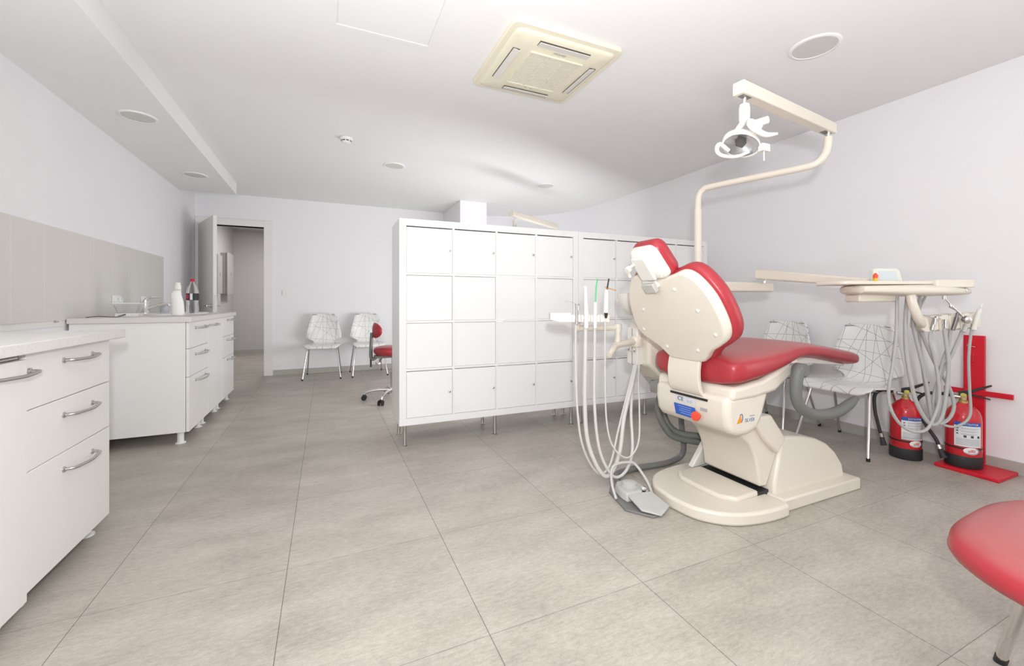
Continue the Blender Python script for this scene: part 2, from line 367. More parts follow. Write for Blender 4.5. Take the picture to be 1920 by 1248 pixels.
# corridor behind the doorway
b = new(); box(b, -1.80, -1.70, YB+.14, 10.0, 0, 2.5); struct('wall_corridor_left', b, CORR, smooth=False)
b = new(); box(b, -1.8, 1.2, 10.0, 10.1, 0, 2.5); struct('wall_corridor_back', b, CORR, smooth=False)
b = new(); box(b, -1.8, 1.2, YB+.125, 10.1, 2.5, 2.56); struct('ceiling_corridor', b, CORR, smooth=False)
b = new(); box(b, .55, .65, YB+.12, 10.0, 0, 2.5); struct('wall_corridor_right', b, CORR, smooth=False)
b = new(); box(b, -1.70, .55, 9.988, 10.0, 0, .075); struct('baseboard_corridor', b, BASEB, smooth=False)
area('corridor_light', (-.6, 8.6, 2.47), (0, 0, 0), .5, .5, PW['corr'], (1, .98, .96))
for (y0, y1, z0, z1, dep, lab) in ((8.30, 8.62, 1.2, 1.83, .05, 'shallow grey wall box on corridor wall, the smaller one nearer the door'), (8.86, 9.35, 1.19, 1.92, .09, 'shallow grey wall box with open front on corridor wall, the deeper far one')):
    t = thing('wall_box', lab, 'box', (-1.70, y0, z0))
    b = new(); box(b, -1.699, -1.70+dep, y0, y1, z0, z1); obj('casing', b, mat('casing_grey', (.42, .41, .36), .5), t, bevel=.003)
    b = new(); box(b, -1.70+dep+.004, -1.70+dep+.02, y0-.01, y1+.01, z0-.01, z1+.01); dr = obj('door', b, mat('box_door_grey', (.5, .49, .47), .5), t, bevel=.002)
    b = new(); box(b, -1.70+dep+.02, -1.70+dep+.03, (y0+y1)/2-.01, (y0+y1)/2+.01, (z0+z1)/2-.03, (z0+z1)/2+.03); obj('latch', b, CHROME, dr, bevel=.002)

# ---------------------------------------------------------------- things on ceiling and walls
def downlight(x, y, z, r, label):
    t = thing('ceiling_downlight', label, 'ceiling light', (x, y, z), 'round downlights in the ceiling')
    b = new(); lathe(b, [(r*.84, -.001), (r, -.0005), (r, -.004), (r*.97, -.008), (r*.86, -.009), (r*.84, -.004)], (x, y, z), 40); obj('rim', b, CEIL, t)
    b = new(); lathe(b, [(r*.845, -.001), (r*.845, -.006), (.001, -.0065)], (x, y, z), 40); obj('diffuser', b, DOWNL, t)
downlight(2.60, 1.52, ZC, .13, 'large round white downlight nearest the right wall, above the exam lamp arm')
downlight(-1.24, 3.87, 2.385, .115, 'round downlight in the lowered left strip, the nearer of its two')
downlight(-1.26, 5.40, 2.385, .115, 'round downlight in the lowered left strip, the far one near the door')
downlight(.68, 4.70, ZC, .115, 'round ceiling downlight at centre of the room beyond the smoke detector')
downlight(2.56, 4.72, ZC, .115, 'small-looking round ceiling downlight above the far end of the lockers')
t = thing('smoke_detector', 'small white domed smoke detector on the ceiling left of centre', 'smoke detector', (.17, 4.08, ZC))
b = new(); lathe(b, [(.05, -.0005), (.055, -.003), (.055, -.02), (.05, -.024)], (.17, 4.08, ZC), 28); obj('base', b, WHITE, t)
b = new(); lathe(b, [(.042, -.024), (.042, -.038), (.030, -.048), (.012, -.052)], (.17, 4.08, ZC), 28); obj('sensor_dome', b, WHITE, t)
b = new()
for k in range(8):
    a = k*PI/4+.2; box(b, .038, .0435, -.011, .011, -.036, -.028, Matrix.Translation((.17, 4.08, ZC)) @ Matrix.Rotation(a, 4, 'Z'))
obj('slots', b, BLACK, t)

# cassette air conditioner
ax, ay = 1.25, 2.335; H2 = .355
t = thing('ceiling_air_conditioner', 'square yellowed cassette air conditioner set in the ceiling', 'air conditioner', (ax, ay, ZC))
b = new(); R1 = rrect(H2, H2, .045, 6, ax, ay); R2 = rrect(H2-.004, H2-.004, .042, 6, ax, ay); R3 = rrect(H2-.035, H2-.035, .04, 6, ax, ay); R4 = rrect(H2-.055, H2-.055, .03, 6, ax, ay)
L = [[b.verts.new((x, y, z)) for x, y in R] for R, z in ((R1, ZC-.001), (R1, ZC-.018), (R2, ZC-.024), (R3, ZC-.026), (rrect(H2-.039, H2-.039, .038, 6, ax, ay), ZC-.033), (R4, ZC-.041), (rrect(.2, .2, .02, 6, ax, ay), ZC-.044))]
for A, B in zip(L, L[1:]):
    for i in range(len(A)): b.faces.new((A[i], A[(i+1) % len(A)], B[(i+1) % len(A)], B[i]))
b.faces.new(L[-1]); b.faces.new(L[0]); obj('panel', b, ACP, t)
for k in range(4):
    Mk = Matrix.Translation((ax, ay, ZC)) @ Matrix.Rotation(k*PI/2, 4, 'Z')
    b = new(); box(b, -.165, .165, .238, .280, -.0455, -.0405, Mk); slot = obj('air_outlet', b, LAMD, t)
    b = new(); box(b, -.163, .163, -.021, .021, -.002, .002, Mk @ Matrix.Translation((0, .256, -.048)) @ Matrix.Rotation(.22 if k != 2 else -.1, 4, 'X')); obj('louvre', b, CREAM2, slot, bevel=.0015)
b = new()
for i in range(30):
    y = -.168+i*.336/29; box(b, -.17, .17, y-.0024, y+.0024, -.050, -.0445, Matrix.Translation((ax, ay, ZC)))
for x in (-.17, -.057, .057, .17): box(b, x-.004, x+.004, -.1695, .1695, -.0535, -.0445, Matrix.Translation((ax, ay, ZC)))
for y in (-.175, .175): box(b, -.1755, .1755, y-.005, y+.005, -.0545, -.0446, Matrix.Translation((ax, ay, ZC)))
obj('intake_grille', b, GRILL, t, smooth=False)
b = new(); box(b, -.165, .165, -.17, .17, -.0448, -.0445, Matrix.Translation((ax, ay, ZC))); obj('filter', b, mat('filter_shade', (.10, .09, .07), .8), t, smooth=False)
text('brand_name', 'daitsu', .036, basis((ax, ay-.205, ZC-.0445), (-1, 0, 0), (0, 1, 0), (0, 0, -1)), INKG, t)
b = new(); box(b, ax-.03, ax-.022, ay+.200, ay+.206, ZC-.0458, ZC-.044); obj('indicator', b, INKG, t)
b = new(); box(b, ax+.01, ax+.016, ay+.200, ay+.206, ZC-.0458, ZC-.044); obj('indicator', b, INKG, t)

t = thing('light_switch', 'small white double wall switch on back wall right of the door', 'switch', (-.53, YB, 1.175))
b = new(); box(b, -.575, -.49, YB-.008, YB-.0005, 1.135, 1.215); obj('plate', b, WHITE, t, bevel=.003)
for x in (-.565, -.53): b = new(); box(b, x, x+.031, YB-.013, YB-.007, 1.145, 1.205); obj('rocker', b, WHITE, t, bevel=.002)
for y0, n, lab in ((4.47, 2, 'white double wall socket on grey splashback nearest the viewer'), (5.05, 2, 'white wall socket on grey splashback behind the tap')):
    t = thing('wall_socket', lab, 'socket', (XL+.012, y0, 1.06))
    b = new(); box(b, XL+.0125, XL+.020, y0-.04, y0+.04+.07*(n-1), 1.02, 1.10); obj('plate', b, WHITE, t, bevel=.003)
    for k in range(n):
        b = new(); lathe(b, [(.030, 0), (.030, .012), (.026, .018), (.02, .018), (.02, .006)], n=20, M=Matrix.Translation((XL+.020, y0+.07*k, 1.06)) @ Matrix.Rotation(PI/2, 4, 'Y')); obj('outlet', b, WHITE, t)

# ---------------------------------------------------------------- worktops and cabinets on the left
def bow_handle(y0, y1, x, z, parent, out=.034):
    b = new(); ym = (y0+y1)/2
    tube(b, [(x, y0, z), (x+out*.75, y0+.006, z), (x+out*1.0, y0+.03, z-.001), (x+out*1.25, ym, z-.003), (x+out*1.0, y1-.03, z-.001), (x+out*.75, y1-.006, z), (x, y1, z)], .006, 8, smooth=5)
    for y in (y0, y1): lathe(b, [(.011, 0), (.011, .004), (.008, .006)], M=Matrix.Translation((x, y, z)) @ Matrix.Rotation(PI/2, 4, 'Y'), n=12)
    return obj('handle', b, STEEL, parent)
def foot(x, y, z1, parent):
    b = new(); lathe(b, [(.033, 0), (.033, .006), (.026, .009), (.021, .012), (.021, z1)], (x, y, 0), 20); return obj('leg', b, WHITE, parent)
def cabinet(label, y0, y1, z0, z1, fronts, name='base_cabinet', xf=-.92, xb=XL+.02, feet=((-.99, 0), (-1.50, 0))):
    t = thing(name, label, 'cabinet', (xf-.3, (y0+y1)/2, 0), 'white base cabinets')
    b = new(); box(b, xb, xf-.022, y0, y1, z0, z1); obj('body', b, LAM, t, bevel=.001)
    for x in (-.985, -1.5):
        for y in (y0+.055, y1-.055): foot(x, y, z0, t)
    for kind, za, zb, ha, hb, hz in fronts:
        b = new(); box(b, xf-.019, xf, y0+.0015, y1-.0015, za+.0015, zb-.0015); f = obj(kind, b, LAM, t, bevel=.0012)
        bow_handle(ha, hb, xf, hz, f)
        b = new(); box(b, xf-.022, xf-.018, y0+.004, y1-.004, zb-.003, zb+.0005); obj('shadow_gap', b, LAMD, f, smooth=False)
    return t
cabinet('white base cabinet with three drawers under the speckled worktop, nearest the viewer', 1.948, 2.545, .062, .872,
        (('drawer', .678, .872, 2.17, 2.385, .822), ('drawer', .470, .678, 2.17, 2.385, .612), ('drawer', .062, .470, 2.17, 2.385, .403)))
cabinet('white one-door base cabinet at left edge of photo, under the speckled worktop', 1.345, 1.944, .042, .862, (('door', .042, .855, 1.74, 1.955, .812),), xf=-.914)
b = new(); box(b, XL+.007, -.885, 1.32, 2.615, .875, .913); tag(obj('worktop', b, STONE, bevel=.003), 'thick pale speckled worktop on the nearest left cabinets', 'worktop')
cabinet('white base cabinet with three drawers at near end of the sink counter', 3.79, 4.335, .09, .896,
        (('drawer', .70, .896, 3.95, 4.23, .847), ('drawer', .492, .70, 3.95, 4.23, .645), ('drawer', .09, .492, 3.95, 4.23, .447)))
cabinet('white base cabinet with a single tall door under the sink, between drawer cabinets', 4.338, 4.88, .09, .896, (('door', .09, .896, 4.36, 4.62, .846),))
cabinet('white base cabinet with three drawers at far end of the sink counter by the door', 4.883, 5.42, .09, .896,
        (('drawer', .70, .896, 5.09, 5.33, .862), ('drawer', .492, .70, 5.09, 5.33, .66), ('drawer', .09, .492, 5.09, 5.33, .46)))
b = new(); box(b, XL+.013, -.905, 3.775, 5.47, .897, .934); tag(obj('worktop', b, TOPL, bevel=.002), 'pale laminate worktop with the sink set in it', 'worktop')
b = new(); box(b, XL+.007, XL+.02, 3.655, 3.675, .9135, .9245); tag(obj('wall_clip', b, STEEL, bevel=.001), 'small dark metal clip under the splashback near the sink counter', 'clip')
b = new(); box(b, XL+.007, XL+.02, 3.075, 3.10, .9135, .9225); tag(obj('wall_clip', b, STEEL, bevel=.001), 'small metal clip on the near worktop under the splashback', 'clip')
# sink
sx, sy0 = -1.27, 4.85
t = thing('sink', 'oval white inset sink in the pale worktop', 'sink', (sx, sy0, .934))
b = new(); n = 40; rings = []
for r, z in ((1.0, .0005), (1.0, .008), (.97, .012), (.88, .011), (.84, .004), (.78, -.02+.022), (.3, .0025)):
    rings.append([b.verts.new((sx+.23*r*math.cos(2*PI*k/n), sy0+.44*r*math.sin(2*PI*k/n), .934+z)) for k in range(n)])
for A, B in zip(rings, rings[1:]):
    for k in range(n): b.faces.new((A[k], A[(k+1) % n], B[(k+1) % n], B[k]))
b.faces.new(rings[-1]); obj('basin', b, WHITE, t)
b = new(); lathe(b, [(.03, .0028), (.03, .005), (.02, .0045)], (sx, sy0, .934), 20); obj('drain', b, CHROME, t)
# tap
fx, fy = -1.455, 4.70
t = thing('tap', 'chrome single-lever mixer tap on the white sink', 'tap', (fx, fy, .945))
b = new(); lathe(b, [(.027, 0), (.027, .008), (.023, .012), (.023, .09), (.02, .1), (.018, .118), (.006, .124)], (fx, fy, .945), 20); obj('body', b, CHROME, t)
b = new(); tube(b, [(fx+.01, fy, .985), (fx+.07, fy, 1.008), (fx+.15, fy, 1.030), (fx+.165, fy, 1.024), (fx+.168, fy, 1.012)], [.017, .015, .012, .012, .012], 12, smooth=4); obj('spout', b, CHROME, t)
b = new(); tube(b, [(fx, fy, 1.06), (fx+.035, fy, 1.085), (fx+.11, fy, 1.088)], [.017, .012, .006], 10, smooth=4); obj('lever', b, CHROME, t)
# cup, dish box, cable, detergent bottle, drinks bottle
b = new(); lathe(b, [(.0, 0), (.034, 0), (.043, .095), (.041, .095), (.033, .004), (0.001, .004)], (-1.40, 4.99, .946), 24); tag(obj('plastic_cup', b, mat('pale_cup', (.72, .76, .80), .2, trans=.3)), 'translucent pale plastic cup behind the tap', 'cup')
t = thing('clear_tray', 'small clear plastic tray with white base and rim, left of the tap', 'tray', (-1.42, 4.21, .9345))
def openbox(cx, cy, z0, z1, a0, b0, a1, b1, th=.003):
    bm = new(); R = [[(cx-s*(a+o), cy-q*(c_+o), z) for s, q in ((1, 1), (-1, 1), (-1, -1), (1, -1))] for a, c_, o, z in ((a0, b0, 0, z0), (a1, b1, 0, z1), (a1, b1, -th, z1), (a0, b0, -th, z0+th))]
    V = [[bm.verts.new(p) for p in r] for r in R]
    for A, B in zip(V, V[1:]):
        for i in range(4): bm.faces.new((A[i], A[(i+1) % 4], B[(i+1) % 4], B[i]))
    bm.faces.new(V[0]); bm.faces.new(V[-1]); return bm
b = new(); box(b, -1.47, -1.33, 4.15, 4.25, .9345, .958); obj('base', b, WHITE, t, bevel=.002)
bb_ = obj('bowl', openbox(-1.40, 4.20, .959, 1.035, .055, .045, .078, .062, .002), mat('frosted_plastic', (.93, .94, .94), .12, trans=.85, ior=1.08), t)
b = new()
for x0, x1, y0, y1 in ((-1.482, -1.318, 4.134, 4.140), (-1.482, -1.318, 4.260, 4.266), (-1.482, -1.476, 4.1405, 4.2595), (-1.324, -1.318, 4.1405, 4.2595)): box(b, x0, x1, y0, y1, 1.032, 1.039)
obj('rim', b, WHITE, t)
b = new(); tube(b, [(-1.53, 3.88, .938), (-1.47, 3.90, .943), (-1.42, 3.93, .938), (-1.37, 3.92, .938), (-1.345, 3.95, .950), (-1.35, 3.98, .955), (-1.38, 3.95, .944)], .0025, 6, smooth=5); tag(obj('cable', b, BLACK), 'thin black cable lying on the sink worktop beside the clear tray', 'cable')
dx, dy = -1.075, 4.13
t = thing('detergent_bottle', 'white bent-neck plastic detergent bottle on the worktop', 'bottle', (dx, dy, .9345))
b = new(); rings = []
for z, r, off in ((0, .036, 0), (.004, .041, 0), (.05, .042, 0), (.10, .041, -.001), (.13, .040, -.004), (.155, .038, -.009), (.18, .034, -.008), (.195, .026, -.004), (.21, .021, 0)):
    rings.append([b.verts.new((dx+off*1.5+r*math.cos(2*PI*k/24), dy+r*.75*math.sin(2*PI*k/24), .9345+z)) for k in range(24)])
for A, B in zip(rings, rings[1:]):
    for k in range(24): b.faces.new((A[k], A[(k+1) % 24], B[(k+1) % 24], B[k]))
b.faces.new(rings[0]); b.faces.new(rings[-1]); obj('body', b, WHITE, t, sub=1)
b = new(); lathe(b, [(.022, 0), (.022, .03), (.019, .034), (.018, .055), (.010, .058)], (dx-.001, dy, 1.143), 20); obj('cap', b, mat('cap_cream', (.83, .82, .74), .4), t)
cx_, cy_ = -1.08, 4.55
t = thing('drinks_bottle', 'clear plastic drinks bottle with red cap and dark label by the sink', 'bottle', (cx_, cy_, .947))
b = new(); lathe(b, [(.0, .004), (.02, .003), (.038, 0), (.045, .012), (.045, .05), (.042, .09), (.0415, .10), (.0455, .115), (.0455, .175), (.0445, .185), (.040, .215), (.028, .245), (.016, .262), (.013, .275), (.013, .285)], (cx_, cy_, .947), 28); obj('body', b, PET, t)
b = new(); lathe(b, [(.016, .278), (.016, .300), (.014, .303), (.001, .303)], (cx_, cy_, .947), 20); obj('cap', b, mat('cap_crimson', (.55, .01, .06), .35), t)
b = new(); cylpatch(b, cx_, cy_, .0462, 0, 2*PI, 1.062, 1.122, 32); lb = obj('label', b, BLACK, t)
b = new(); cylpatch(b, cx_, cy_, .0465, -2.75, -1.95, 1.072, 1.112, 8); obj('label_patch', b, mat('label_red', (.5, .02, .07), .4), lb)
b = new(); cylpatch(b, cx_, cy_, .0465, -1.75, -1.35, 1.064, 1.120, 6); obj('label_stripe', b, LABEL, lb)

# ---------------------------------------------------------------- lockers
def locker(loc, rz, label):
    t = thing('cube_locker_unit', label, 'locker', (0, 0, 0), 'white sixteen-door locker units')
    W, D, L0 = 1.488, .39, .157
    cols = [(.05+i*.3465, .05+i*.3465+.3325+(.016 if 0 else 0)) for i in range(4)]
    b = new(); box(b, 0, W, 0, D, L0, L0+.05); box(b, 0, W, 0, D, L0+W-.05, L0+W); box(b, 0, .05, 0, D, L0+.05, L0+W-.05); box(b, W-.05, W, 0, D, L0+.05, L0+W-.05)
    obj('carcass', b, LACK, t, bevel=.001, smooth=False)
    b = new(); box(b, .05, W-.05, D-.01, D-.002, L0+.05, L0+W-.05); obj('back_panel', b, LACK, t, smooth=False)
    b = new()
    for i in range(1, 4):
        x = .05+i*.3465+.0015; box(b, x-.008, x+.008, .002, D-.01, L0+.05, L0+W-.05)
        z = L0+.05+i*.3470; box(b, .05, W-.05, .003, D-.011, z-.008, z+.008)
    obj('divider', b, LACK, t, smooth=False)
    for r in range(4):
        for c_ in range(4):
            x0 = .05+c_*.3470+(.009 if c_ else .002); x1 = .05+(c_+1)*.3470-(.009 if c_ < 3 else .002)
            z0 = L0+.05+r*.3470+(.009 if r else .002); z1 = L0+.05+(r+1)*.3470-(.010 if r < 3 else .005)
            kn = r in (0, 3); yf = .004 if kn else .010
            b = new(); box(b, x0, x1, yf, yf+.016, z0, z1-(.003 if kn else 0)); d = obj('door', b, FOIL, t, bevel=.001)
            if kn:
                b = new(); lathe(b, [(.004, 0), (.004, .008), (.008, .012), (.008, .018), (.004, .020)], M=Matrix.Translation((x1-.022, yf, (z0+z1)/2+.003)) @ Matrix.Rotation(PI/2, 4, 'X'), n=14); obj('knob', b, STEEL, d)
    for x in (.045, .745, 1.443):
        for y in (.045, .345):
            b = new(); lathe(b, [(.022, 0), (.022, .004), (.0135, .008), (.0125, .012), (.0125, L0-.006), (.022, L0-.004), (.022, L0)], (x, y, 0), 18); obj('leg', b, STEEL, t)
    t.location = loc; t.rotation_euler = (0, 0, rz)
    return t
la = locker((.4788, 3.0633, 0), -.0143, 'white sixteen-door locker unit on steel legs, left one facing the room')
lbk = dup(la, (.4788+1.490*math.cos(-.0143), 3.0633+1.490*math.sin(-.0143), 0), -.0143, 'white sixteen-door locker unit on steel legs, right one partly behind the dental chair')
t = thing('key_tag', 'small blue tag hanging on a locker door beside the headrest', 'tag', (2.60, 3.02, 1.33))
b = new(); box(b, 2.59, 2.625, 3.008, 3.014, 1.352, 1.372); obj('tag_body', b, BLUEP, t, bevel=.002)
b = new(); tube(b, [(2.607, 3.013, 1.370), (2.612, 3.018, 1.376), (2.606, 3.036, 1.378)], .0012, 6); obj('ring', b, STEEL, t)

# ---------------------------------------------------------------- waiting chairs
def waiting_chair():
    t = thing('patterned_chair', 'x', 'chair', (0, 0, 0), 'white line-patterned shell chairs')
    prof = [(-.235, .415), (-.228, .432), (-.205, .446), (-.15, .452), (-.05, .446), (.05, .438), (.12, .438), (.165, .452), (.19, .485), (.203, .53), (.213, .60), (.226, .70), (.243, .80), (.258, .875)]
    P = spline([(0, y, z) for y, z in prof], 5); s = [0]
    for a, c_ in zip(P, P[1:]): s.append(s[-1]+(c_-a).length)
    T = s[-1]
    keys = [(0, .17), (.02, .20), (.06, .222), (.15, .243), (.30, .245), (.38, .235), (.42, .215), (.455, .165), (.485, .142), (.53, .138), (.548, .15), (.566, .185), (.585, .225), (.60, .232), (.66, .232), (.80, .205), (.92, .175), (.96, .166), (.985, .155), (1.0, .130)]
    def hw(f):
        for (a, wa), (c_, wc) in zip(keys, keys[1:]):
            if f <= c_: return wa+(wc-wa)*(f-a)/(c_-a)
        return keys[-1][1]
    # resample finely for a crisp outline
    fs = sorted(set([k/70 for k in range(71)]+[k[0] for k in keys])); nU = 16
    bm = new(); uvl = bm.loops.layers.uv.new('UVMap'); G = []
    for f in fs:
        x = f*T; i = max(j for j in range(len(s)) if s[j] <= x+1e-9); i = min(i, len(P)-2); p = P[i].lerp(P[i+1], (x-s[i])/max(1e-9, s[i+1]-s[i]))
        row = []
        for k in range(nU+1):
            u = -1+2*k/nU; back = max(0, min(1, (f-.5)/.2)); w_ = hw(f)
            row.append((bm.verts.new((u*w_, p.y-.045*back*u*u, p.z+(.012*u*u*(1-back) if .08 < f < .5 else 0))), (u*w_, f*T)))
        G.append(row)
    for a, c_ in zip(G, G[1:]):
        for k in range(nU):
            q = [a[k], a[k+1], c_[k+1], c_[k]]; f = bm.faces.new([z[0] for z in q])
            for l, z in zip(f.loops, q): l[uvl].uv = z[1]
    obj('seat_shell', bm, LINES, t, solid=.009)
    b = new()
    tube(b, [(-.17, -.13, .425), (-.17, .13, .422), (.17, .13, .422), (.17, -.13, .425), (-.17, -.13, .425)], .009, 8, cap=False); obj('seat_frame', b, CHROME, t)
    for sx_ in (-1, 1):
        for y0, y1, x1 in ((-.13, -.245, .235), (.13, .275, .225)):
            b = new(); tube(b, [(sx_*.15, y0*.9, .425), (sx_*.178, y0, .420), (sx_*.188, y0*1.06, .40), (sx_*x1, y1, .012)], .0095, 10, smooth=4); lg = obj('leg', b, CHROME, t)
            b = new(); tube(b, [(sx_*x1*1.001, y1*1.001, .022), (sx_*(x1+.001), y1*1.004, 0.0)], .0115, 10); obj('foot_cap', b, BLACK, lg)
    return t
wc = waiting_chair()
wc['label'] = 'white line-patterned chair against back wall, left one nearest the doorway'
wc.location = (-.035, 6.445, 0); wc.rotation_euler = (0, 0, -.06)
dup(wc, (.565, 6.445, 0), .03, 'white line-patterned chair against back wall, behind the red stool')
dup(wc, (3.50, 1.80, 0), -PI/2-.02, 'white line-patterned chair by right wall, next to the fire extinguishers')
dup(wc, (3.52, 2.40, 0), -PI/2+.04, 'white line-patterned chair by right wall, far one behind the leg rest')

# ---------------------------------------------------------------- red castor stool behind the lockers
def stool(cx, cy):
    t = thing('castor_stool', 'red stool with backrest and chrome castor base, partly behind the lockers', 'stool', (cx, cy, 0))
    b = new(); lathe(b, [(.10, .475), (.17, .482), (.195, .505), (.20, .53), (.19, .555), (.15, .570), (.001, .574)], (cx, cy, 0), 36); obj('seat', b, RED2, t)
    b = new(); box(b, cx-.19, cx+.12, cy-.06, cy+.06, .452, .478); obj('seat_plate', b, GREYD, t, bevel=.006)
    b = new(); tube(b, [(cx-.17, cy, .46), (cx-.21, cy, .44), (cx-.225, cy, .50), (cx-.215, cy, .72)], .018, 8, smooth=3, sx=1.3); obj('back_bar', b, GREYD, t)
    b = new(); rings = []
    n = 20
    for k in range(9):
        u = -1+k/4; w_ = math.sqrt(max(0, 1-u*u*.98)); 
        rings.append([b.verts.new((cx-.165+.028*math.cos(2*PI*i/n)*min(1, .4+w_)-.05*(1-(abs(u))**2)*1+.03, cy+u*.155, .745+.085*(.25+.75*w_)*math.sin(2*PI*i/n))) for i in range(n)])
    for A, B in zip(rings, rings[1:]):
        for i in range(n): b.faces.new((A[i], A[(i+1) % n], B[(i+1) % n], B[i]))
    b.faces.new(rings[0]); b.faces.new(rings[-1]); obj('backrest', b, RED2, t, sub=1)
    b = new(); tube(b, [(cx, cy, .10), (cx, cy, .30)], .026, 14); tube(b, [(cx, cy, .28), (cx, cy, .455)], .015, 12); obj('gas_column', b, CHROME, t)
    for yy, zz in ((-.10, .40), (.02, .395)):
        b = new(); tube(b, [(cx-.12, cy+yy*.5, .45), (cx-.15, cy+yy, zz+.02)], .007, 8); lathe(b, [(.004, -.02), (.018, -.014), (.022, 0), (.018, .014), (.004, .02)], (cx-.155, cy+yy, zz), 14); obj('lever', b, CHROME, t)
    b = new(); tube(b, [(cx-.225, cy, .445), (cx-.225, cy, .36)], .009, 8); obj('adjuster', b, BLACK, t)
    b = new(); lathe(b, [(.035, .07), (.04, .10), (.03, .13)], (cx, cy, 0), 20); obj('hub', b, CHROME, t)
    for k in range(5):
        a = PI+.12+k*2*PI/5+(-.35); d = Vector((math.cos(a), math.sin(a), 0)); c0 = Vector((cx, cy, 0))
        b = new(); tube(b, [c0+d*.03+Vector((0, 0, .105)), c0+d*.16+Vector((0, 0, .105)), c0+d*.26+Vector((0, 0, .085)), c0+d*.295+Vector((0, 0, .058))], [.018, .016, .014, .012], 10, smooth=4); lg = obj('base_arm', b, CHROME, t)
        b = new(); q = c0+d*.295; sd = Vector((-d.y, d.x, 0))
        for s_ in (-1, 1): tube(b, [q+sd*.012*s_+Vector((0, 0, .027)), q+sd*.026*s_+Vector((0, 0, .027))], .027, 16)
        tube(b, [q+Vector((0, 0, .03)), q+Vector((0, 0, .062))], .012, 8); obj('castor', b, BLACK, lg)
stool(.66, 4.66)

# ---------------------------------------------------------------- dental chair
YC = 1.62
t = thing('dental_chair', 'cream and red dental chair with lamp, cuspidor and swing-arm instrument tray', 'dental chair', (2.15, YC, 0))
DC = t
# base plinth: rounded front plate and rear hood
half = [(2.07, .30), (1.99, .305), (1.86, .295), (1.74, .262), (1.66, .20), (1.61, .12), (1.592, 0)]
half = [(p.x, p.y) for p in spline([(x, h, 0) for x, h in half], 4)]; half[-1] = (1.592, 0)
outl = [(x, YC-h) for x, h in half]+[(x, YC+h) for x, h in half[-2::-1]]
b = new(); prism(b, outl, 0, .062, 'xy'); pl_ = obj('base_plate', b, CREAM, t, bevel=.014, seg=3, angle=1.0)
st = [(2.012, -.178), (1.84, -.19), (1.79, -.12), (1.785, 0), (1.79, .12), (1.84, .19), (2.012, .185)]
b = new(); prism(b, [(x, YC+h) for x, h in st], .055, .086, 'xy'); obj('base_step', b, CREAM, pl_, bevel=.012, seg=3, angle=.9)
b = new(); box(b, 2.074, 2.73, YC-.268, YC+.268, 0, .066); hd0 = obj('rear_plinth', b, CREAM, t, bevel=.01, seg=3)
b = new(); hp = [(2.085, .05), (2.10, .12), (2.185, .33), (2.23, .335), (2.36, .318), (2.48, .29), (2.56, .255), (2.63, .20), (2.68, .13), (2.69, .05)]
V = [[b.verts.new((x, YC+s_*(.215-.10*z+.0*x), z)) for x, z in hp] for s_ in (-1, 1)]
n = len(hp)
for i in range(n): b.faces.new((V[0][i], V[0][(i+1) % n], V[1][(i+1) % n], V[1][i]))
b.faces.new(V[0][::-1]); b.faces.new(V[1]); obj('base_hood', b, CREAM, t, bevel=.014, seg=3, angle=.9)
b = new(); box(b, 2.0, 2.085, YC-.178, YC+.185, .05, .080); obj('arm_slot', b, BLACK, t)
# strut on the far side of the slot
b = new(); prism(b, [(1.95, .08), (2.06, .08), (2.16, .25), (2.10, .27)], YC+.19, YC+.225); obj('strut', b, CREAM2, t, bevel=.006)
# lift arm: bent sheet cover + link
b = new(); prism(b, [(1.87, .42), (1.90, .375), (1.955, .325), (1.99, .26), (2.012, .19), (2.026, .10), (2.075, .095), (2.12, .18), (2.16, .26), (2.12, .36), (2.03, .44)], YC-.175, YC+.175)
obj('lift_arm_cover', b, CREAM, t, bevel=.012, seg=2, angle=.8)
b = new(); prism(b, [(1.93, .47), (2.08, .47), (2.195, .335), (2.13, .262), (2.03, .345)], YC-.20, YC+.20); obj('lift_link', b, CREAM, t, bevel=.012, seg=3)
# seat housing: upper pan + lower tub
tub = [(1.715, .60), (1.712, .52), (1.722, .455), (1.748, .42), (1.80, .402), (1.875, .404), (1.93, .425), (1.965, .47), (1.995, .545), (2.02, .62)]
b = new(); prism(b, tub, YC-.235, YC+.235); hs = obj('seat_housing', b, CREAM, t, bevel=.03, seg=4, angle=.9)
b = new(); prism(b, [(1.745, .64), (1.735, .575), (1.90, .58), (2.05, .60), (2.18, .675), (2.24, .745), (2.2, .765), (2.08, .71), (1.95, .665), (1.80, .645)], YC-.245, YC+.245); pan = obj('seat_pan', b, CREAM, t, bevel=.02, seg=3, angle=.5)
b = new(); prism(b, [(2.16, .735), (2.22, .765), (2.50, .735), (2.80, .68), (2.80, .668), (2.5, .70), (2.2, .71)], YC-.15, YC+.15); obj('leg_rest_shell', b, CREAM2, t, bevel=.01)
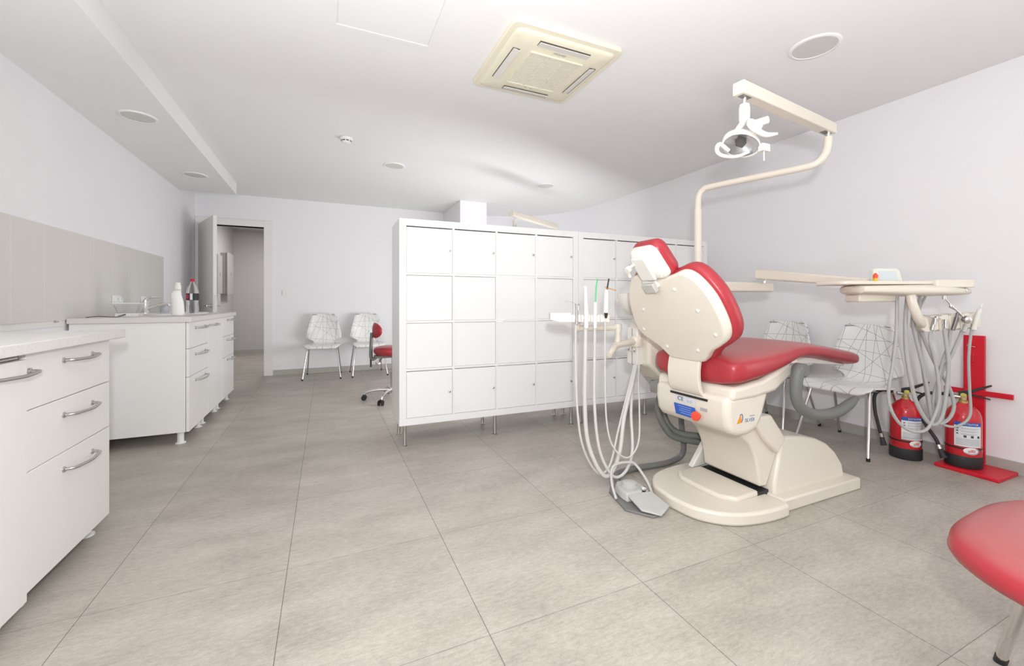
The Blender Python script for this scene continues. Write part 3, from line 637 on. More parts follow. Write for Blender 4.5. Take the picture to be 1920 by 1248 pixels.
# cushion, lofted along x
def loft(bm, secs, n=56, p=2.6):
    rings = []
    for x, yc, hw_, zt, zb in secs:
        zc, hz = (zt+zb)/2, (zt-zb)/2; r = []
        for k in range(n):
            a = 2*PI*k/n; c_, s_ = math.cos(a), math.sin(a)
            r.append(bm.verts.new((x, yc+hw_*math.copysign(abs(c_)**(2/p), c_), zc+hz*math.copysign(abs(s_)**(2/p), s_))))
        rings.append(r)
    for A, B in zip(rings, rings[1:]):
        for k in range(n): bm.faces.new((A[k], A[(k+1) % n], B[(k+1) % n], B[k]))
    bm.faces.new(rings[0]); bm.faces.new(rings[-1]); return bm
b = new(); loft(b, [(1.724, YC, .19, .745, .675), (1.728, YC, .235, .77, .655), (1.745, YC, .262, .787, .643), (1.80, YC, .275, .80, .638), (1.90, YC, .280, .805, .655), (2.0, YC, .280, .81, .678), (2.1, YC, .278, .82, .708), (2.2, YC, .270, .832, .742), (2.3, YC, .258, .835, .75), (2.45, YC, .24, .82, .736), (2.6, YC, .222, .797, .710), (2.75, YC, .205, .775, .684), (2.86, YC, .188, .757, .668), (2.905, YC, .172, .748, .666), (2.93, YC, .15, .735, .674), (2.94, YC, .11, .72, .69)], p=3.2)
obj('seat_cushion', b, RED, t)
# backrest
k_ = -.46; th = math.atan(-k_); X0 = 1.66; YB2 = 1.602
bx = Vector((0, -1, 0)); by = Vector((k_, 0, 1)).normalized(); bz = bx.cross(by)     # bz points to the patient side or away
if bz.x < 0: bz = -bz
MB = basis((X0, YB2, .80), bx, by, bz)
oh = [(.0, .394), (.07, .400), (.145, .418), (.195, .405), (.238, .36), (.275, .29), (.292, .215), (.297, .15), (.290, .105), (.268, .068), (.225, .036), (.165, .0), (.118, -.05), (.085, -.062), (.0, -.064)]
outl = oh+[(-x, s_) for x, s_ in oh[-2:0:-1]]
def shell(bm, outl, d0, d1, M, curve=.0, inset=0, cx=0, cy=.18):
    cs_ = []
    for d, sc in ((d0, 1-inset), (d0+(d1-d0)*.3, 1), (d1, 1)):
        cs_.append([bm.verts.new(M @ Vector((cx+(x-cx)*sc, cy+(y-cy)*sc, d+curve*(x*x)))) for x, y in outl])
    for A, B in zip(cs_, cs_[1:]):
        for i in range(len(A)): bm.faces.new((A[i], A[(i+1) % len(A)], B[(i+1) % len(A)], B[i]))
    bm.faces.new(cs_[0]); bm.faces.new(cs_[-1]); return bm
b = new(); shell(b, smooth_poly(outl, 3), 0, .05, MB, 0, .03); bs = obj('backrest_shell', b, CREAM, t, bevel=.008, seg=3, angle=.9)
ol2 = [((x)*1.045+(.004 if x > 0 else -.004 if x < 0 else 0), .18+(y-.18)*1.055) for x, y in outl]
b = new(); sp_ = smooth_poly(ol2, 3); cs_ = []
for d, sc in ((.046, .965), (.052, .99), (.066, 1.012), (.090, 1.012), (.108, .985), (.118, .93), (.122, .6)):
    cs_.append([b.verts.new(MB @ Vector((x*sc, .18+(y-.18)*sc, d))) for x, y in sp_])
for A, B in zip(cs_, cs_[1:]):
    for i in range(len(A)): b.faces.new((A[i], A[(i+1) % len(A)], B[(i+1) % len(A)], B[i]))
b.faces.new(cs_[0]); b.faces.new(cs_[-1]); obj('backrest_cushion', b, RED2, t)
for x, s_ in ((.085, .335), (-.085, .335), (.18, .225), (-.18, .225), (.235, .105), (-.235, .105), (.10, .01), (-.10, .01)):
    b = new(); lathe(b, [(.0105, 0), (.010, .004), (.006, .006), (.001, .0065)], M=MB @ Matrix.Translation((x, s_, .0005)) @ Matrix.Rotation(PI, 4, 'X'), n=14); obj('screw_cap', b, CREAM2, bs)
# curved support band from backrest down into the housing
b = new(); bp = spline([(1.692, 0, .765), (1.680, 0, .70), (1.682, 0, .64), (1.692, 0, .60), (1.712, 0, .575), (1.74, 0, .562)], 4)
for y0, y1 in ((YC-.098, YC+.105),):
    A = [b.verts.new((p.x, y0, p.z)) for p in bp]; B = [b.verts.new((p.x, y1, p.z)) for p in bp]
    A2 = [b.verts.new((p.x+.02, y0, p.z+.006)) for p in bp]; B2 = [b.verts.new((p.x+.02, y1, p.z+.006)) for p in bp]
    for i in range(len(bp)-1):
        for a_, c_ in ((A, B), (B, B2), (B2, A2), (A2, A)): b.faces.new((a_[i], c_[i], c_[i+1], a_[i+1]))
    b.faces.new((A[0], B[0], B2[0], A2[0])); b.faces.new((A[-1], B[-1], B2[-1], A2[-1]))
obj('support_band', b, CREAM, t, bevel=.003, angle=.9)
b = new(); box(b, 1.7085, 1.74, YC-.125, YC+.115, .556, .567); obj('band_slot', b, BLACK, hs)
# headrest
kh = -.72; hy = Vector((kh, 0, 1)).normalized(); hz = Vector((0, -1, 0)).cross(hy); hz = hz if hz.x > 0 else -hz
MH = basis((1.448, YC+.008, 1.228), (0, -1, 0), hy, hz)
ho = rrect(.093, .090, .04, 5)
ho = [(x*(1-.10*y/.09), y) for x, y in ho]
b = new(); cs_ = []
for d, sc in ((-.022, .62), (-.018, .72), (-.002, .93), (.012, 1.0), (.035, 1.0)):
    cs_.append([b.verts.new(MH @ Vector((x*sc, y*sc, d))) for x, y in ho])
for A, B in zip(cs_, cs_[1:]):
    for i in range(len(A)): b.faces.new((A[i], A[(i+1) % len(A)], B[(i+1) % len(A)], B[i]))
b.faces.new(cs_[0]); b.faces.new(cs_[-1]); hsl = obj('headrest_shell', b, CREAM2, t)
b = new(); cs_ = []
for d, sc in ((.032, 1.0), (.04, 1.06), (.055, 1.10), (.075, 1.09), (.092, 1.0), (.10, .8), (.102, .5)):
    cs_.append([b.verts.new(MH @ Vector((x*sc, y*sc, d))) for x, y in ho])
for A, B in zip(cs_, cs_[1:]):
    for i in range(len(A)): b.faces.new((A[i], A[(i+1) % len(A)], B[(i+1) % len(A)], B[i]))
b.faces.new(cs_[0]); b.faces.new(cs_[-1]); obj('headrest_cushion', b, RED2, t)
b = new(); box(b, -.05, .05, -.075, .06, -.036, -.016, MH); obj('headrest_hinge_cover', b, CREAM2, hsl, bevel=.01, seg=3)
b = new(); lathe(b, [(.009, 0), (.009, .004), (.001, .006)], M=MH @ Matrix.Translation((.065, -.065, -.006)) @ Matrix.Rotation(PI, 4, 'X'), n=12); obj('screw_cap', b, WHITE, hsl)
b = new(); tube(b, [MH @ Vector((-.035, .03, -.034)), MH @ Vector((-.075, .01, -.05)), MH @ Vector((-.09, -.03, -.052))], .009, 10, smooth=4); lathe(b, [(.016, -.012), (.018, 0), (.016, .012)], M=MH @ Matrix.Translation((-.075, .012, -.05)), n=14); obj('headrest_lever', b, CREAM2, hsl)
b = new(); prism(b, [(-.055, -.075), (.02, -.085), (.03, -.12), (-.05, -.145), (-.075, -.12)], -.03, -.005, 'xy', M=MH); obj('headrest_bracket', b, CREAM2, t, bevel=.004)
b = new(); box(b, -.045, .03, -.135, -.085, -.052, -.026, MH); obj('bracket_clamp', b, GREYP, t, bevel=.004)
# armrests: near one hangs in a C, far one behind
def armrest(pts, r, name='armrest'):
    b = new(); tube(b, pts, r, 14, smooth=6); return obj(name, b, GREYR, t, sub=1)
a1 = armrest([(2.165, 1.325, .722), (2.135, 1.325, .695), (2.118, 1.325, .62), (2.13, 1.325, .555), (2.17, 1.325, .512), (2.25, 1.325, .478), (2.36, 1.325, .464), (2.47, 1.325, .470), (2.57, 1.325, .500), (2.635, 1.325, .527)], [.030, .030, .027, .027, .028, .029, .029, .029, .026, .014])
b = new(); tube(b, [(2.165, 1.30, .715), (2.165, 1.43, .712)], .022, 14); obj('armrest_pivot', b, GREYP, t)
b = new(); lathe(b, [(.03, -.028), (.034, -.022), (.034, .022), (.03, .028)], M=Matrix.Translation((2.155, 1.325, .708)) @ Matrix.Rotation(PI/2, 4, 'X'), n=20); obj('pivot_cap', b, GREYR, a1)
# side column carrying cuspidor, pole and swing arms
b = new(); prism(b, [(1.795, .88), (1.795, .66), (1.87, .60), (1.945, .53), (2.03, .43), (2.10, .34), (2.44, .34), (2.46, .80), (2.40, .93), (1.86, .93)], 1.995, 2.20); sc_ = obj('side_column', b, CREAM, t, bevel=.02, seg=3, angle=.5)
b = new(); box(b, 2.10, 2.40, YC+.20, 2.0, .36, .55); obj('column_bracket', b, CREAM, t, bevel=.01)
b = new(); box(b, 1.755, 1.835, 2.055, 2.15, .655, .885); mb_ = obj('valve_block', b, CREAM2, t, bevel=.006)
b = new(); box(b, 1.7535, 1.756, 2.098, 2.102, .66, .88); obj('seam', b, GREYD, mb_)
b = new()
for p in ((1.752, 2.130, .748), (1.752, 2.075, .745)):
    lathe(b, [(.012, 0), (.012, .004), (.006, .006), (.006, .016)], M=Matrix.Translation(p) @ Matrix.Rotation(-PI/2, 4, 'Y'), n=12); tube(b, [Vector(p)+Vector((-.014, -.018, .006)), Vector(p)+Vector((-.014, .018, -.004))], .0035, 6)
obj('valve_knob', b, CHROME, mb_)
# clear trap bottle under the column
b = new(); prism(b, [(1.90, .56), (2.03, .42), (2.05, .47), (1.97, .56)], 2.03, 2.17); obj('trap_recess', b, GREYP, sc_)
b = new(); lathe(b, [(.02, 0), (.035, .008), (.042, .03), (.042, .06), (.036, .075)], (1.90, 2.045, .475), 20); obj('trap_bottle', b, GLASS, t, label='clear ribbed trap bottle')
# cuspidor bowl
b = new(); lathe(b, [(.03, -.11), (.05, -.10), (.085, -.06), (.105, -.01), (.112, .03), (.106, .03), (.08, -.045), (.03, -.08), (.001, -.085)], (1.83, 2.17, 1.07), 32); obj('cuspidor_bowl', b, CREAM2, t)
b = new(); tube(b, [(1.86, 2.17, .90), (1.85, 2.17, .97)], .035, 16); obj('bowl_neck', b, CREAM2, t)
# lamp pole with upper tube, beam and lamp
PX, PY = 2.262, 2.05
b = new(); lathe(b, [(.05, .92), (.05, .96), (.04, .97), (.04, 1.11)], (PX, PY, 0), 24); lathe(b, [(.042, 1.19), (.042, 1.215), (.026, 1.235)], (PX, PY, 0), 24); tube(b, [(PX, PY, 1.11), (PX, PY, 1.66)], .0235, 18); obj('pole', b, CREAM, t)
e = Vector((2.505, 1.395, 0)); p0 = Vector((PX, PY, 0)); d = (e-p0)
def pp(f, z): q = p0+d*f; return (q.x, q.y, z)
b = new(); tube(b, [pp(0, 1.58), pp(0, 1.70), pp(.012, 1.755), pp(.05, 1.785), pp(.12, 1.795), pp(.5, 1.80), pp(.82, 1.803), pp(.93, 1.815), pp(.985, 1.86), pp(1, 1.915), pp(1, 1.945)], .0195, 16, smooth=5); obj('upper_tube', b, CREAM, t)
b = new(); tube(b, [pp(1, 1.94), pp(1, 1.98)], .010, 12); obj('pivot_pin', b, CHROME, t)
B0, B1 = Vector((2.565, 1.412, 2.0)), Vector((1.70, 1.318, 2.012)); dd = (B1-B0).normalized(); sd = Vector((-dd.y, dd.x, 0)).normalized(); up_ = dd.cross(sd); up_ = up_ if up_.z > 0 else -up_
MBm = basis(B0, dd, sd, up_); LB = (B1-B0).length
b = new(); box(b, 0, LB, -.028, .028, -.029, .029, MBm); bmn = obj('lamp_beam', b, CREAM, t, bevel=.006, seg=3)
b = new(); box(b, .03, .10, -.014, .014, -.0305, -.028, MBm); obj('pivot_slot', b, GREYD, bmn)
b = new(); box(b, LB-.085, LB-.02, -.014, .014, -.0305, -.028, MBm); obj('pivot_slot', b, GREYD, bmn)
LX, LY = 1.748, 1.323
b = new(); tube(b, [(LX, LY, 1.99), (LX, LY, 1.935)], .009, 12); obj('lamp_pin', b, CHROME, t)
b = new(); lathe(b, [(.020, 1.868), (.023, 1.872), (.024, 1.93), (.021, 1.938), (.021, 1.945), (.018, 1.947)], (LX, LY, 0), 20); obj('lamp_sleeve', b, CREAM2, t)
LC = Vector((1.708, 1.31, 1.756)); ln = Vector((-.42, -.40, -.82)).normalized(); lu = Vector((.90, -.38, -.38)); lu = (lu-ln*lu.dot(ln)).normalized(); lv = ln.cross(lu)
ML = basis(LC, lu, lv, ln)
b = new(); tube(b, [(LX, LY, 1.875), (LX-.012, LY+.01, 1.85), (LX-.032, LY+.02, 1.815), (LX-.035, LY+.02, 1.785)], [.015, .014, .014, .016], 12, smooth=4, sx=1.4); obj('lamp_neck', b, CREAM2, t)
b = new(); lathe(b, [(.03, -.06), (.055, -.05), (.078, -.025), (.085, 0), (.085, .012), (.078, .014), (.0775, .006)], n=36, M=ML, sy=.72, cap=False); head = obj('operating_lamp_head', b, CREAM2, t, label='white oval operating lamp head')
b = new(); lathe(b, [(.076, .006), (.072, -.006), (.06, -.018), (.045, -.027), (.03, -.033), (.001, -.036)], n=36, M=ML, sy=.72, cap=False); obj('reflector', b, MIRR, head)
b = new(); box(b, -.018, .018, -.015, .015, -.035, .003, ML); obj('bulb_shield', b, GREYD, head, bevel=.003)
b = new(); lathe(b, [(.0765, .006), (.0765, .008), (.05, .013), (.001, .015)], n=32, M=ML, sy=.72); obj('lens', b, PET, head)
def LP(x, z, d_=0): return LC+Vector((.914, -.405, 0))*x+Vector((.405, .914, 0))*d_+Vector((0, 0, z))
b = new(); tube(b, [LP(-.055, -.03, .0), LP(-.10, -.005, -.01), LP(-.118, -.035, -.02), (LP(-.10, -.062, -.03)), LP(-.045, -.072, -.045), LP(.005, -.055, -.055)], [.009, .010, .009, .008, .007, .006], 10, smooth=5); obj('lamp_handle', b, CREAM2, head)
b = new(); tube(b, [LP(.060, .098, .0), LP(.030, .094, -.02), LP(.012, .066, -.05), LP(.026, .036, -.07), (LP(.070, .014, -.07)), LP(.125, .022, -.06)], [.011, .012, .012, .013, .012, .006], 12, smooth=5); obj('lamp_handle', b, CREAM2, head)
b = new(); tube(b, [LP(.055, .092, .0), LP(.075, .090, -.02), LP(.104, .096, -.03)], [.013, .017, .017], 12, smooth=4); tube(b, [LP(.080, .090, -.01), LP(.066, .062, 0), LP(.038, .035, 0)], [.018, .020, .015], 12, smooth=4); obj('lamp_joint', b, CREAM2, head)
b = new(); tube(b, [LP(.092, -.035, -.02), LP(.092, -.082, -.02)], .003, 8); box(b, -.016, .030, -.012, .012, -.020, .012, Matrix.Translation(LP(.088, -.02, -.02))); obj('lamp_switch', b, CREAM2, head)
# lower swing arm and spring arm
P1 = Vector((2.775, 1.955, 0))
def beam(a, c_, w_, h0, h1, name, m=CREAM, bev=.012):
    a, c_ = Vector(a), Vector(c_); d_ = (c_-a); s_ = Vector((-d_.y, d_.x, 0)).normalized()*w_; b = new(); V = []
    for p, h in ((a, h0), (c_, h1)):
        V.append([b.verts.new(p+s_*i+Vector((0, 0, j*h))) for i, j in ((-1, -1), (1, -1), (1, 1), (-1, 1))])
    for i in range(4): b.faces.new((V[0][i], V[0][(i+1) % 4], V[1][(i+1) % 4], V[1][i]))
    b.faces.new(V[0]); b.faces.new(V[1]); return obj(name, b, m, t, bevel=bev, seg=3)
beam((PX-.03, PY+.005, 1.150), (P1.x+.06, P1.y-.01, 1.145), .032, .036, .031, 'lower_swing_arm')
b = new(); tube(b, [(P1.x+.01, P1.y, 1.17), (P1.x+.01, P1.y, 1.215)], .013, 12); obj('arm_pin', b, CHROME, t)
TR = Vector((2.78, 1.175, 0)); tu = Vector((.914, -.405, 0)); tw = Vector((.405, .914, 0))
def T_(x, z, d_=0): return TR+tu*x+tw*d_+Vector((0, 0, z))
q = T_(-.10, 0, .10)
beam((P1.x-.04, P1.y+.02, 1.238), (q.x, q.y, 1.150), .028, .036, .024, 'spring_arm')
# ---- instrument table
MT = basis(TR, tu, tw, (0, 0, 1))
b = new(); prism(b, rrect(.315, .11, .04, 5, -.075, .03), 1.134, 1.152, 'xy', M=MT); tb = obj('tray_table', b, CREAM, t, bevel=.005)
b = new(); prism(b, rrect(.10, .08, .02, 4, .165, -.02), 1.118, 1.157, 'xy', M=MT); obj('tray_lid', b, CREAM, tb, bevel=.004)
b = new(); loft(b, [(-.30, 0, .04, 1.125, 1.10), (-.285, 0, .08, 1.133, 1.085), (-.05, 0, .115, 1.135, 1.075), (.05, 0, .12, 1.136, 1.074), (.20, 0, .10, 1.125, 1.078), (.28, 0, .06, 1.118, 1.083), (.305, 0, .03, 1.108, 1.09)], p=3); bmesh.ops.transform(b, matrix=MT, verts=b.verts[:]); tbd = obj('table_body', b, CREAM, t)
b = new(); box(b, -.26, -.05, -.02, .08, 1.045, 1.085, MT); obj('underside_box', b, CREAM, t, bevel=.008)
b = new(); prism(b, [(-.168, 1.150), (-.168, 1.215), (-.155, 1.222), (-.045, 1.222), (-.030, 1.212), (-.012, 1.150)], .0, .025, 'xz', M=MT @ Matrix.Translation((0, 0, 0))); cp = obj('control_panel', b, mat('panel_green_white', (.68, .69, .62), .35), t, bevel=.005)
b = new(); prism(b, [(-.142, 1.160), (-.142, 1.208), (-.055, 1.208), (-.040, 1.160)], -.0015, .0005, 'xz', M=MT); obj('display', b, mat('display_film', (.56, .61, .63), .2), cp)
b = new(); box(b, -.188, -.172, -.03, -.015, 1.151, 1.170, MT); obj('sticker_yellow', b, mat('sticker_yellow', (.75, .5, .03), .5), tb)
b = new(); prism(b, [(-.188, 1.168), (-.190, 1.182), (-.180, 1.195), (-.170, 1.182), (-.172, 1.168)], -.03, -.018, 'xz', M=MT); obj('orange_indicator', b, REDBTN, tb)
b = new(); lathe(b, [(.008, 0), (.008, .006), (.004, .008)], M=MT @ Matrix.Translation((.215, -.088, 1.103)) @ Matrix.Rotation(PI/2, 4, 'X'), n=14); obj('table_lock', b, CHROME, tbd)
b = new(); tube(b, [T_(-.045, 1.10, -.07), T_(-.043, 1.04, -.08), T_(-.025, .99, -.08), T_(.0, .955, -.07), T_(.03, .935, -.05), T_(.07, .925, -.01)], .020, 14, smooth=5); obj('holder_arm', b, CREAM, t)
# holder bar with five cradles
b = new(); MHb = MT @ Matrix.Translation((.055, 0, .93)) @ Matrix.Rotation(-.07, 4, 'Y') @ Matrix.Diagonal((.96, 1, 1.2, 1))
hprof = [(-.012, .035), (.03, .035), (.04, .02)]
for k in range(5):
    x0 = .045+.058*k
    prism(b, [(x0, .028), (x0+.016, .028), (x0+.020, .034), (x0+.052, .034), (x0+.056, .028), (x0+.058, -.030), (x0+.004, -.038)], -.02, .03, 'xz', M=MHb)
prism(b, [(-.01, -.012), (.0, .03), (.02, .040), (.045, .034), (.050, -.038), (.02, -.034), (.0, -.022)], -.025, .032, 'xz', M=MHb)
hb = obj('instrument_holder', b, CREAM, t, bevel=.004)
b = new(); tube(b, [T_(.178, 1.09, -.02), T_(.18, 1.06, -.02)], .009, 12); obj('hook_mount', b, CHROME, t)
b = new(); tube(b, [T_(.182, 1.066, -.02), T_(.205, 1.035, -.025), T_(.212, 1.022, -.025), T_(.232, 1.005, -.028), T_(.262, .970, -.035)], [.003, .004, .010, .006, .005], 10, smooth=3)
lathe(b, [(.003, -.022), (.015, -.017), (.0225, 0), (.015, .017), (.003, .022)], T_(.270, .955, -.045), 18); obj('counterweight_rod', b, CHROME, t, label='chrome rod ending in a ball')
b = new()
for px in (-.065, -.01, .018, .055, .084): tube(b, [T_(px, 1.095, -.02), T_(px, 1.075, -.02)], .007, 10)
obj('hose_socket', b, CREAM2, t)
# assistant's tray with jointed arm
AT = Vector((1.327, 2.02, 0)); MA = basis(AT, tu, tw, (0, 0, 1))
def A_(x, z, d_=0): return AT+tu*x+tw*d_+Vector((0, 0, z))
ax0 = [-.035, .018, .070, .131]
b = new()
prism(b, [(-.18, .945), (-.18, .985), (-.06, .985), (-.055, .93), (-.13, .93)], -.03, .08, 'xz', M=MA)
for k in range(4):
    x0 = -.06+.054*k; prism(b, [(x0, .93), (x0, .972), (x0+.010, .978), (x0+.014, .970), (x0+.042, .970), (x0+.046, .978), (x0+.054, .972), (x0+.054, .93)], -.028, .04, 'xz', M=MA)
at = obj('assistant_holder', b, CREAM2, t, bevel=.005)
b = new(); tube(b, [A_(-.02, .93, .03), A_(-.02, .895, .03)], .018, 14); tube(b, [A_(-.03, .893, .03), A_(.245, .893, .11)], .017, 14)
lathe(b, [(.022, .87), (.022, .915)], A_(.235, 0, .105), 16); obj('assistant_arm', b, CREAM, t)
b = new(); tube(b, [A_(.235, .88, .105), A_(.23, .80, .10), A_(.19, .775, .04), A_(.155, .745, -.01)], [.018, .018, .018, .017], 12, smooth=4); tube(b, [A_(.21, .79, .08), A_(.30, .80, .15), A_(.375, .80, .22)], .019, 14, smooth=4); lathe(b, [(.03, .77), (.033, .775), (.033, .83), (.03, .835)], A_(.375, 0, .215), 20); obj('assistant_elbow', b, CREAM, t)
# plates, button and lettering on the housing (rear face looks to -x)
MR = basis((1.7105, YC, .47), (0, -1, 0), (0, 0, 1), (-1, 0, 0))
def rearplate(y0, y1, z0, z1, m, nm, sk=0):
    b = new(); prism(b, [(y0, z0), (y1, z0), (y1-sk, z1), (y0-sk, z1)], 0, .0015, 'xy', M=MR @ Matrix.Translation((0, -.47, .0))); return obj(nm, b, m, hs)
rearplate(-.075, .055, .522, .552, mat('plate_grey', (.60, .62, .66), .4), 'certification_plate')
text('certification_mark', 'CE', .03, MR @ Matrix.Translation((-.043, .067, .002)), INK, hs, xs=1.15)
text('certification_number', '0123', .017, MR @ Matrix.Translation((.017, .063, .002)), INKG, hs)
rearplate(-.075, .065, .452, .508, BLUE, 'blue_type_plate', .015)
for i in range(4):
    b = new(); prism(b, rrect(.045-.008*(i % 2), .0014, .0005, 2, -.016+.004*i, .028-.011*i), .0015, .0022, 'xy', M=MR); obj('type_plate_line', b, mat('plate_line_blue', (.25, .38, .70), .5) if i == 0 else bpy.data.materials['plate_line_blue'], hs)
rearplate(.085, .125, .505, .519, INKG, 'small_label')
b = new(); lathe(b, [(.013, 0), (.013, .012), (.022, .014), (.024, .022), (.022, .030), (.001, .033)], M=MR @ Matrix.Translation((.075, .005, 0)), n=24); obj('stop_button', b, REDBTN, t, label='round red stop button')
MS = basis((1.845, YC-.2352, .485), (1, 0, 0), (0, 0, 1), (0, -1, 0))
b = new(); prism(b, [(-.068, -.018), (-.03, -.014), (-.043, .025)], 0, .001, 'xy', M=MS); obj('logo_sail', b, INKO, hs)
b = new(); tube(b, [MS @ Vector(p) for p in ((-.046, .022, .001), (-.034, .026, .001), (-.028, .014, .001), (-.030, -.002, .001), (-.038, -.012, .001))], .0018, 6, smooth=4); obj('logo_arc', b, INKB, hs)
text('logo_name', 'SILVER', .025, MS @ Matrix.Translation((.022, -.008, 0)), INKB, hs, xs=.95)
b = new(); prism(b, rrect(.018, .0022, .0005, 2, .04, .012), 0, .0006, 'xy', M=MS); obj('logo_line', b, INKG, hs)
# hoses between column, base and floor box
for o_, nm in ((0, 'base_hose'), (.035, 'base_hose')):
    b = new(); tube(b, [(1.93+o_, 2.03, .50), (1.90+o_, 2.03, .38), (1.925+o_, 2.01, .28), (1.98+o_, 1.98, .21+o_*.5), (2.10, 1.92, .18+o_), (2.20, 1.86, .17+o_)], .021, 12, smooth=6); obj(nm, b, GREYR, t)

# ---------------------------------------------------------------- instruments and their hoses
def instrument(name, label, cat, hose, r, m, loc):
    t_ = thing(name, label, cat, loc)
    if hose: b_ = new(); tube(b_, hose, r, 14, smooth=10); obj('hose', b_, m, t_)
    return t_
def HT(pts):      # points (x, z, depth) in the frame of the instrument table
    return [T_(x, z, d_) for x, z, d_ in pts]
xs_ = [.112, .178, .226, .287, .338]
hoses = [
 [(-.065, 1.078, -.02), (-.075, .95, -.03), (-.09, .84, -.04), (-.118, .70, -.05), (-.135, .60, -.05), (-.128, .51, -.05), (-.085, .43, -.05), (-.02, .385, -.05), (.055, .39, -.05), (.098, .46, -.05), (.125, .56, -.05), (.118, .72, -.04), (.098, .84, -.03), (.112, .91, -.02)],
 [(-.01, 1.078, -.02), (-.03, .95, -.03), (-.027, .80, -.03), (-.012, .64, -.04), (.02, .52, -.04), (.085, .42, -.04), (.14, .44, -.04), (.168, .56, -.04), (.182, .72, -.04), (.180, .84, -.03), (.178, .93, -.02)],
 [(.018, 1.078, -.02), (.03, .92, -.01), (.062, .78, -.01), (.098, .62, -.01), (.118, .48, -.01), (.135, .40, -.01), (.155, .45, -.01), (.155, .58, -.01), (.18, .72, -.01), (.215, .83, -.01), (.226, .93, -.01)],
 [(.055, 1.078, -.02), (.068, .98, 0), (.098, .87, .01), (.165, .72, .01), (.235, .60, .01), (.252, .50, .0), (.222, .43, 0), (.165, .41, 0), (.14, .48, 0), (.165, .62, 0), (.23, .77, -.01), (.275, .87, -.01), (.287, .93, -.02)],
 [(.084, 1.078, -.02), (.09, 1.0, .02), (.10, .85, .03), (.13, .60, .03), (.16, .44, .02), (.22, .395, 0), (.275, .405, -.01), (.315, .46, -.02), (.312, .60, -.02), (.308, .75, -.02), (.318, .87, -.02), (.33, .93, -.02)]]
ti = [instrument('air_water_syringe', 'metal three-way syringe with thin bent tip, leftmost in the right instrument holder', 'syringe', HT(hoses[0]), .0075, GREYH, T_(.112, .93, -.02)),
      instrument('turbine_handpiece', 'short metal handpiece coupling, second from left in the right instrument holder', 'handpiece', HT(hoses[1]), .009, GREYH, T_(.178, .93, -.02)),
      instrument('micromotor_handpiece', 'dark metal handpiece in the middle of the right instrument holder', 'handpiece', HT(hoses[2]), .008, GREYH, T_(.226, .93, -.02)),
      instrument('contra_angle_handpiece', 'metal handpiece under the chrome ball in the right instrument holder', 'handpiece', HT(hoses[3]), .008, GREYH, T_(.287, .93, -.02)),
      instrument('ultrasonic_scaler', 'cream scaler with fine hooked tip, rightmost in the right instrument holder', 'scaler', HT(hoses[4]), .006, GREYH, T_(.338, .93, -.02))]
b = new(); tube(b, [T_(.108, .90, -.03), T_(.118, .94, -.03), T_(.135, .965, -.03)], [.008, .009, .013], 10); tube(b, [T_(.112, .93, -.04), T_(.115, .962, -.04)], .006, 8); obj('body', b, STEEL, ti[0])
b = new(); tube(b, [T_(.118, .962, -.035), T_(.09, .968, -.035), T_(.06, .978, -.035)], .0025, 6, smooth=3); obj('tip', b, CHROME, ti[0])
b = new(); tube(b, [T_(.178, .91, -.03), T_(.178, .955, -.03)], .0085, 12); obj('body', b, STEEL, ti[1])
b = new(); tube(b, [T_(.215, .90, -.03), T_(.226, .93, -.03), T_(.236, .965, -.03)], .009, 12); tube(b, [T_(.234, .96, -.03), T_(.24, .99, -.03)], .006, 10); obj('body', b, mat('dark_metal', (.22, .2, .19), .3, metal=1), ti[2])
b = new(); tube(b, [T_(.272, .89, -.03), T_(.284, .925, -.03)], .009, 12); obj('body', b, GREYP, ti[3])
b = new(); tube(b, [T_(.322, .90, -.03), T_(.340, .965, -.03), T_(.352, 1.0, -.03), T_(.357, 1.012, -.03)], [.010, .011, .010, .005], 12); obj('body', b, CREAM2, ti[4])
b = new(); tube(b, [T_(.357, 1.01, -.03), T_(.360, 1.025, -.03), T_(.368, 1.033, -.03)], .0015, 6); obj('tip', b, CHROME, ti[4])
def HA(pts): return [A_(x, z, d_) for x, z, d_ in pts]
hosesA = [
 [(-.035, .95, -.03), (-.038, .80, -.03), (-.033, .55, -.03), (-.022, .38, -.03), (.0, .25, -.02), (.05, .13, 0), (.11, .07, 0), (.17, .12, .02), (.225, .30, .06), (.30, .52, .12), (.365, .655, .22)],
 [(.018, .95, -.03), (.018, .80, -.03), (.014, .50, -.03), (.028, .28, -.03), (.075, .14, -.03), (.13, .065, -.02), (.18, .09, 0), (.225, .20, .02), (.26, .38, .06), (.33, .56, .14), (.375, .655, .22)],
 [(.070, .95, -.03), (.070, .80, -.03), (.068, .50, -.03), (.085, .28, -.03), (.12, .15, -.03), (.185, .06, -.02), (.255, .09, 0), (.295, .20, .02), (.305, .40, .08), (.34, .55, .16), (.385, .655, .22)],
 [(.128, .94, -.03), (.128, .80, -.03), (.130, .50, -.03), (.14, .35, -.03), (.165, .25, -.03), (.22, .18, -.02), (.28, .17, 0), (.335, .25, .03), (.36, .42, .10), (.375, .56, .17), (.395, .655, .22)]]
ai = [instrument('air_water_syringe', 'metal three-way syringe with long bent tip, leftmost in the assistant holder', 'syringe', HA(hosesA[0]), .0065, WHOSE, A_(-.035, .95, -.03)),
      instrument('suction_handpiece', 'pale thick suction tube with open white tip in the assistant holder', 'suction tube', HA(hosesA[1]), .0115, WHOSE, A_(.018, .95, -.03)),
      instrument('saliva_ejector', 'suction tube with thin green tip in the assistant holder', 'suction tube', HA(hosesA[2]), .0085, WHOSE, A_(.07, .95, -.03)),
      instrument('curing_light', 'white curing light with black tip and orange shield in the assistant holder', 'curing light', HA(hosesA[3]), .005, WHOSE, A_(.128, .95, -.03))]
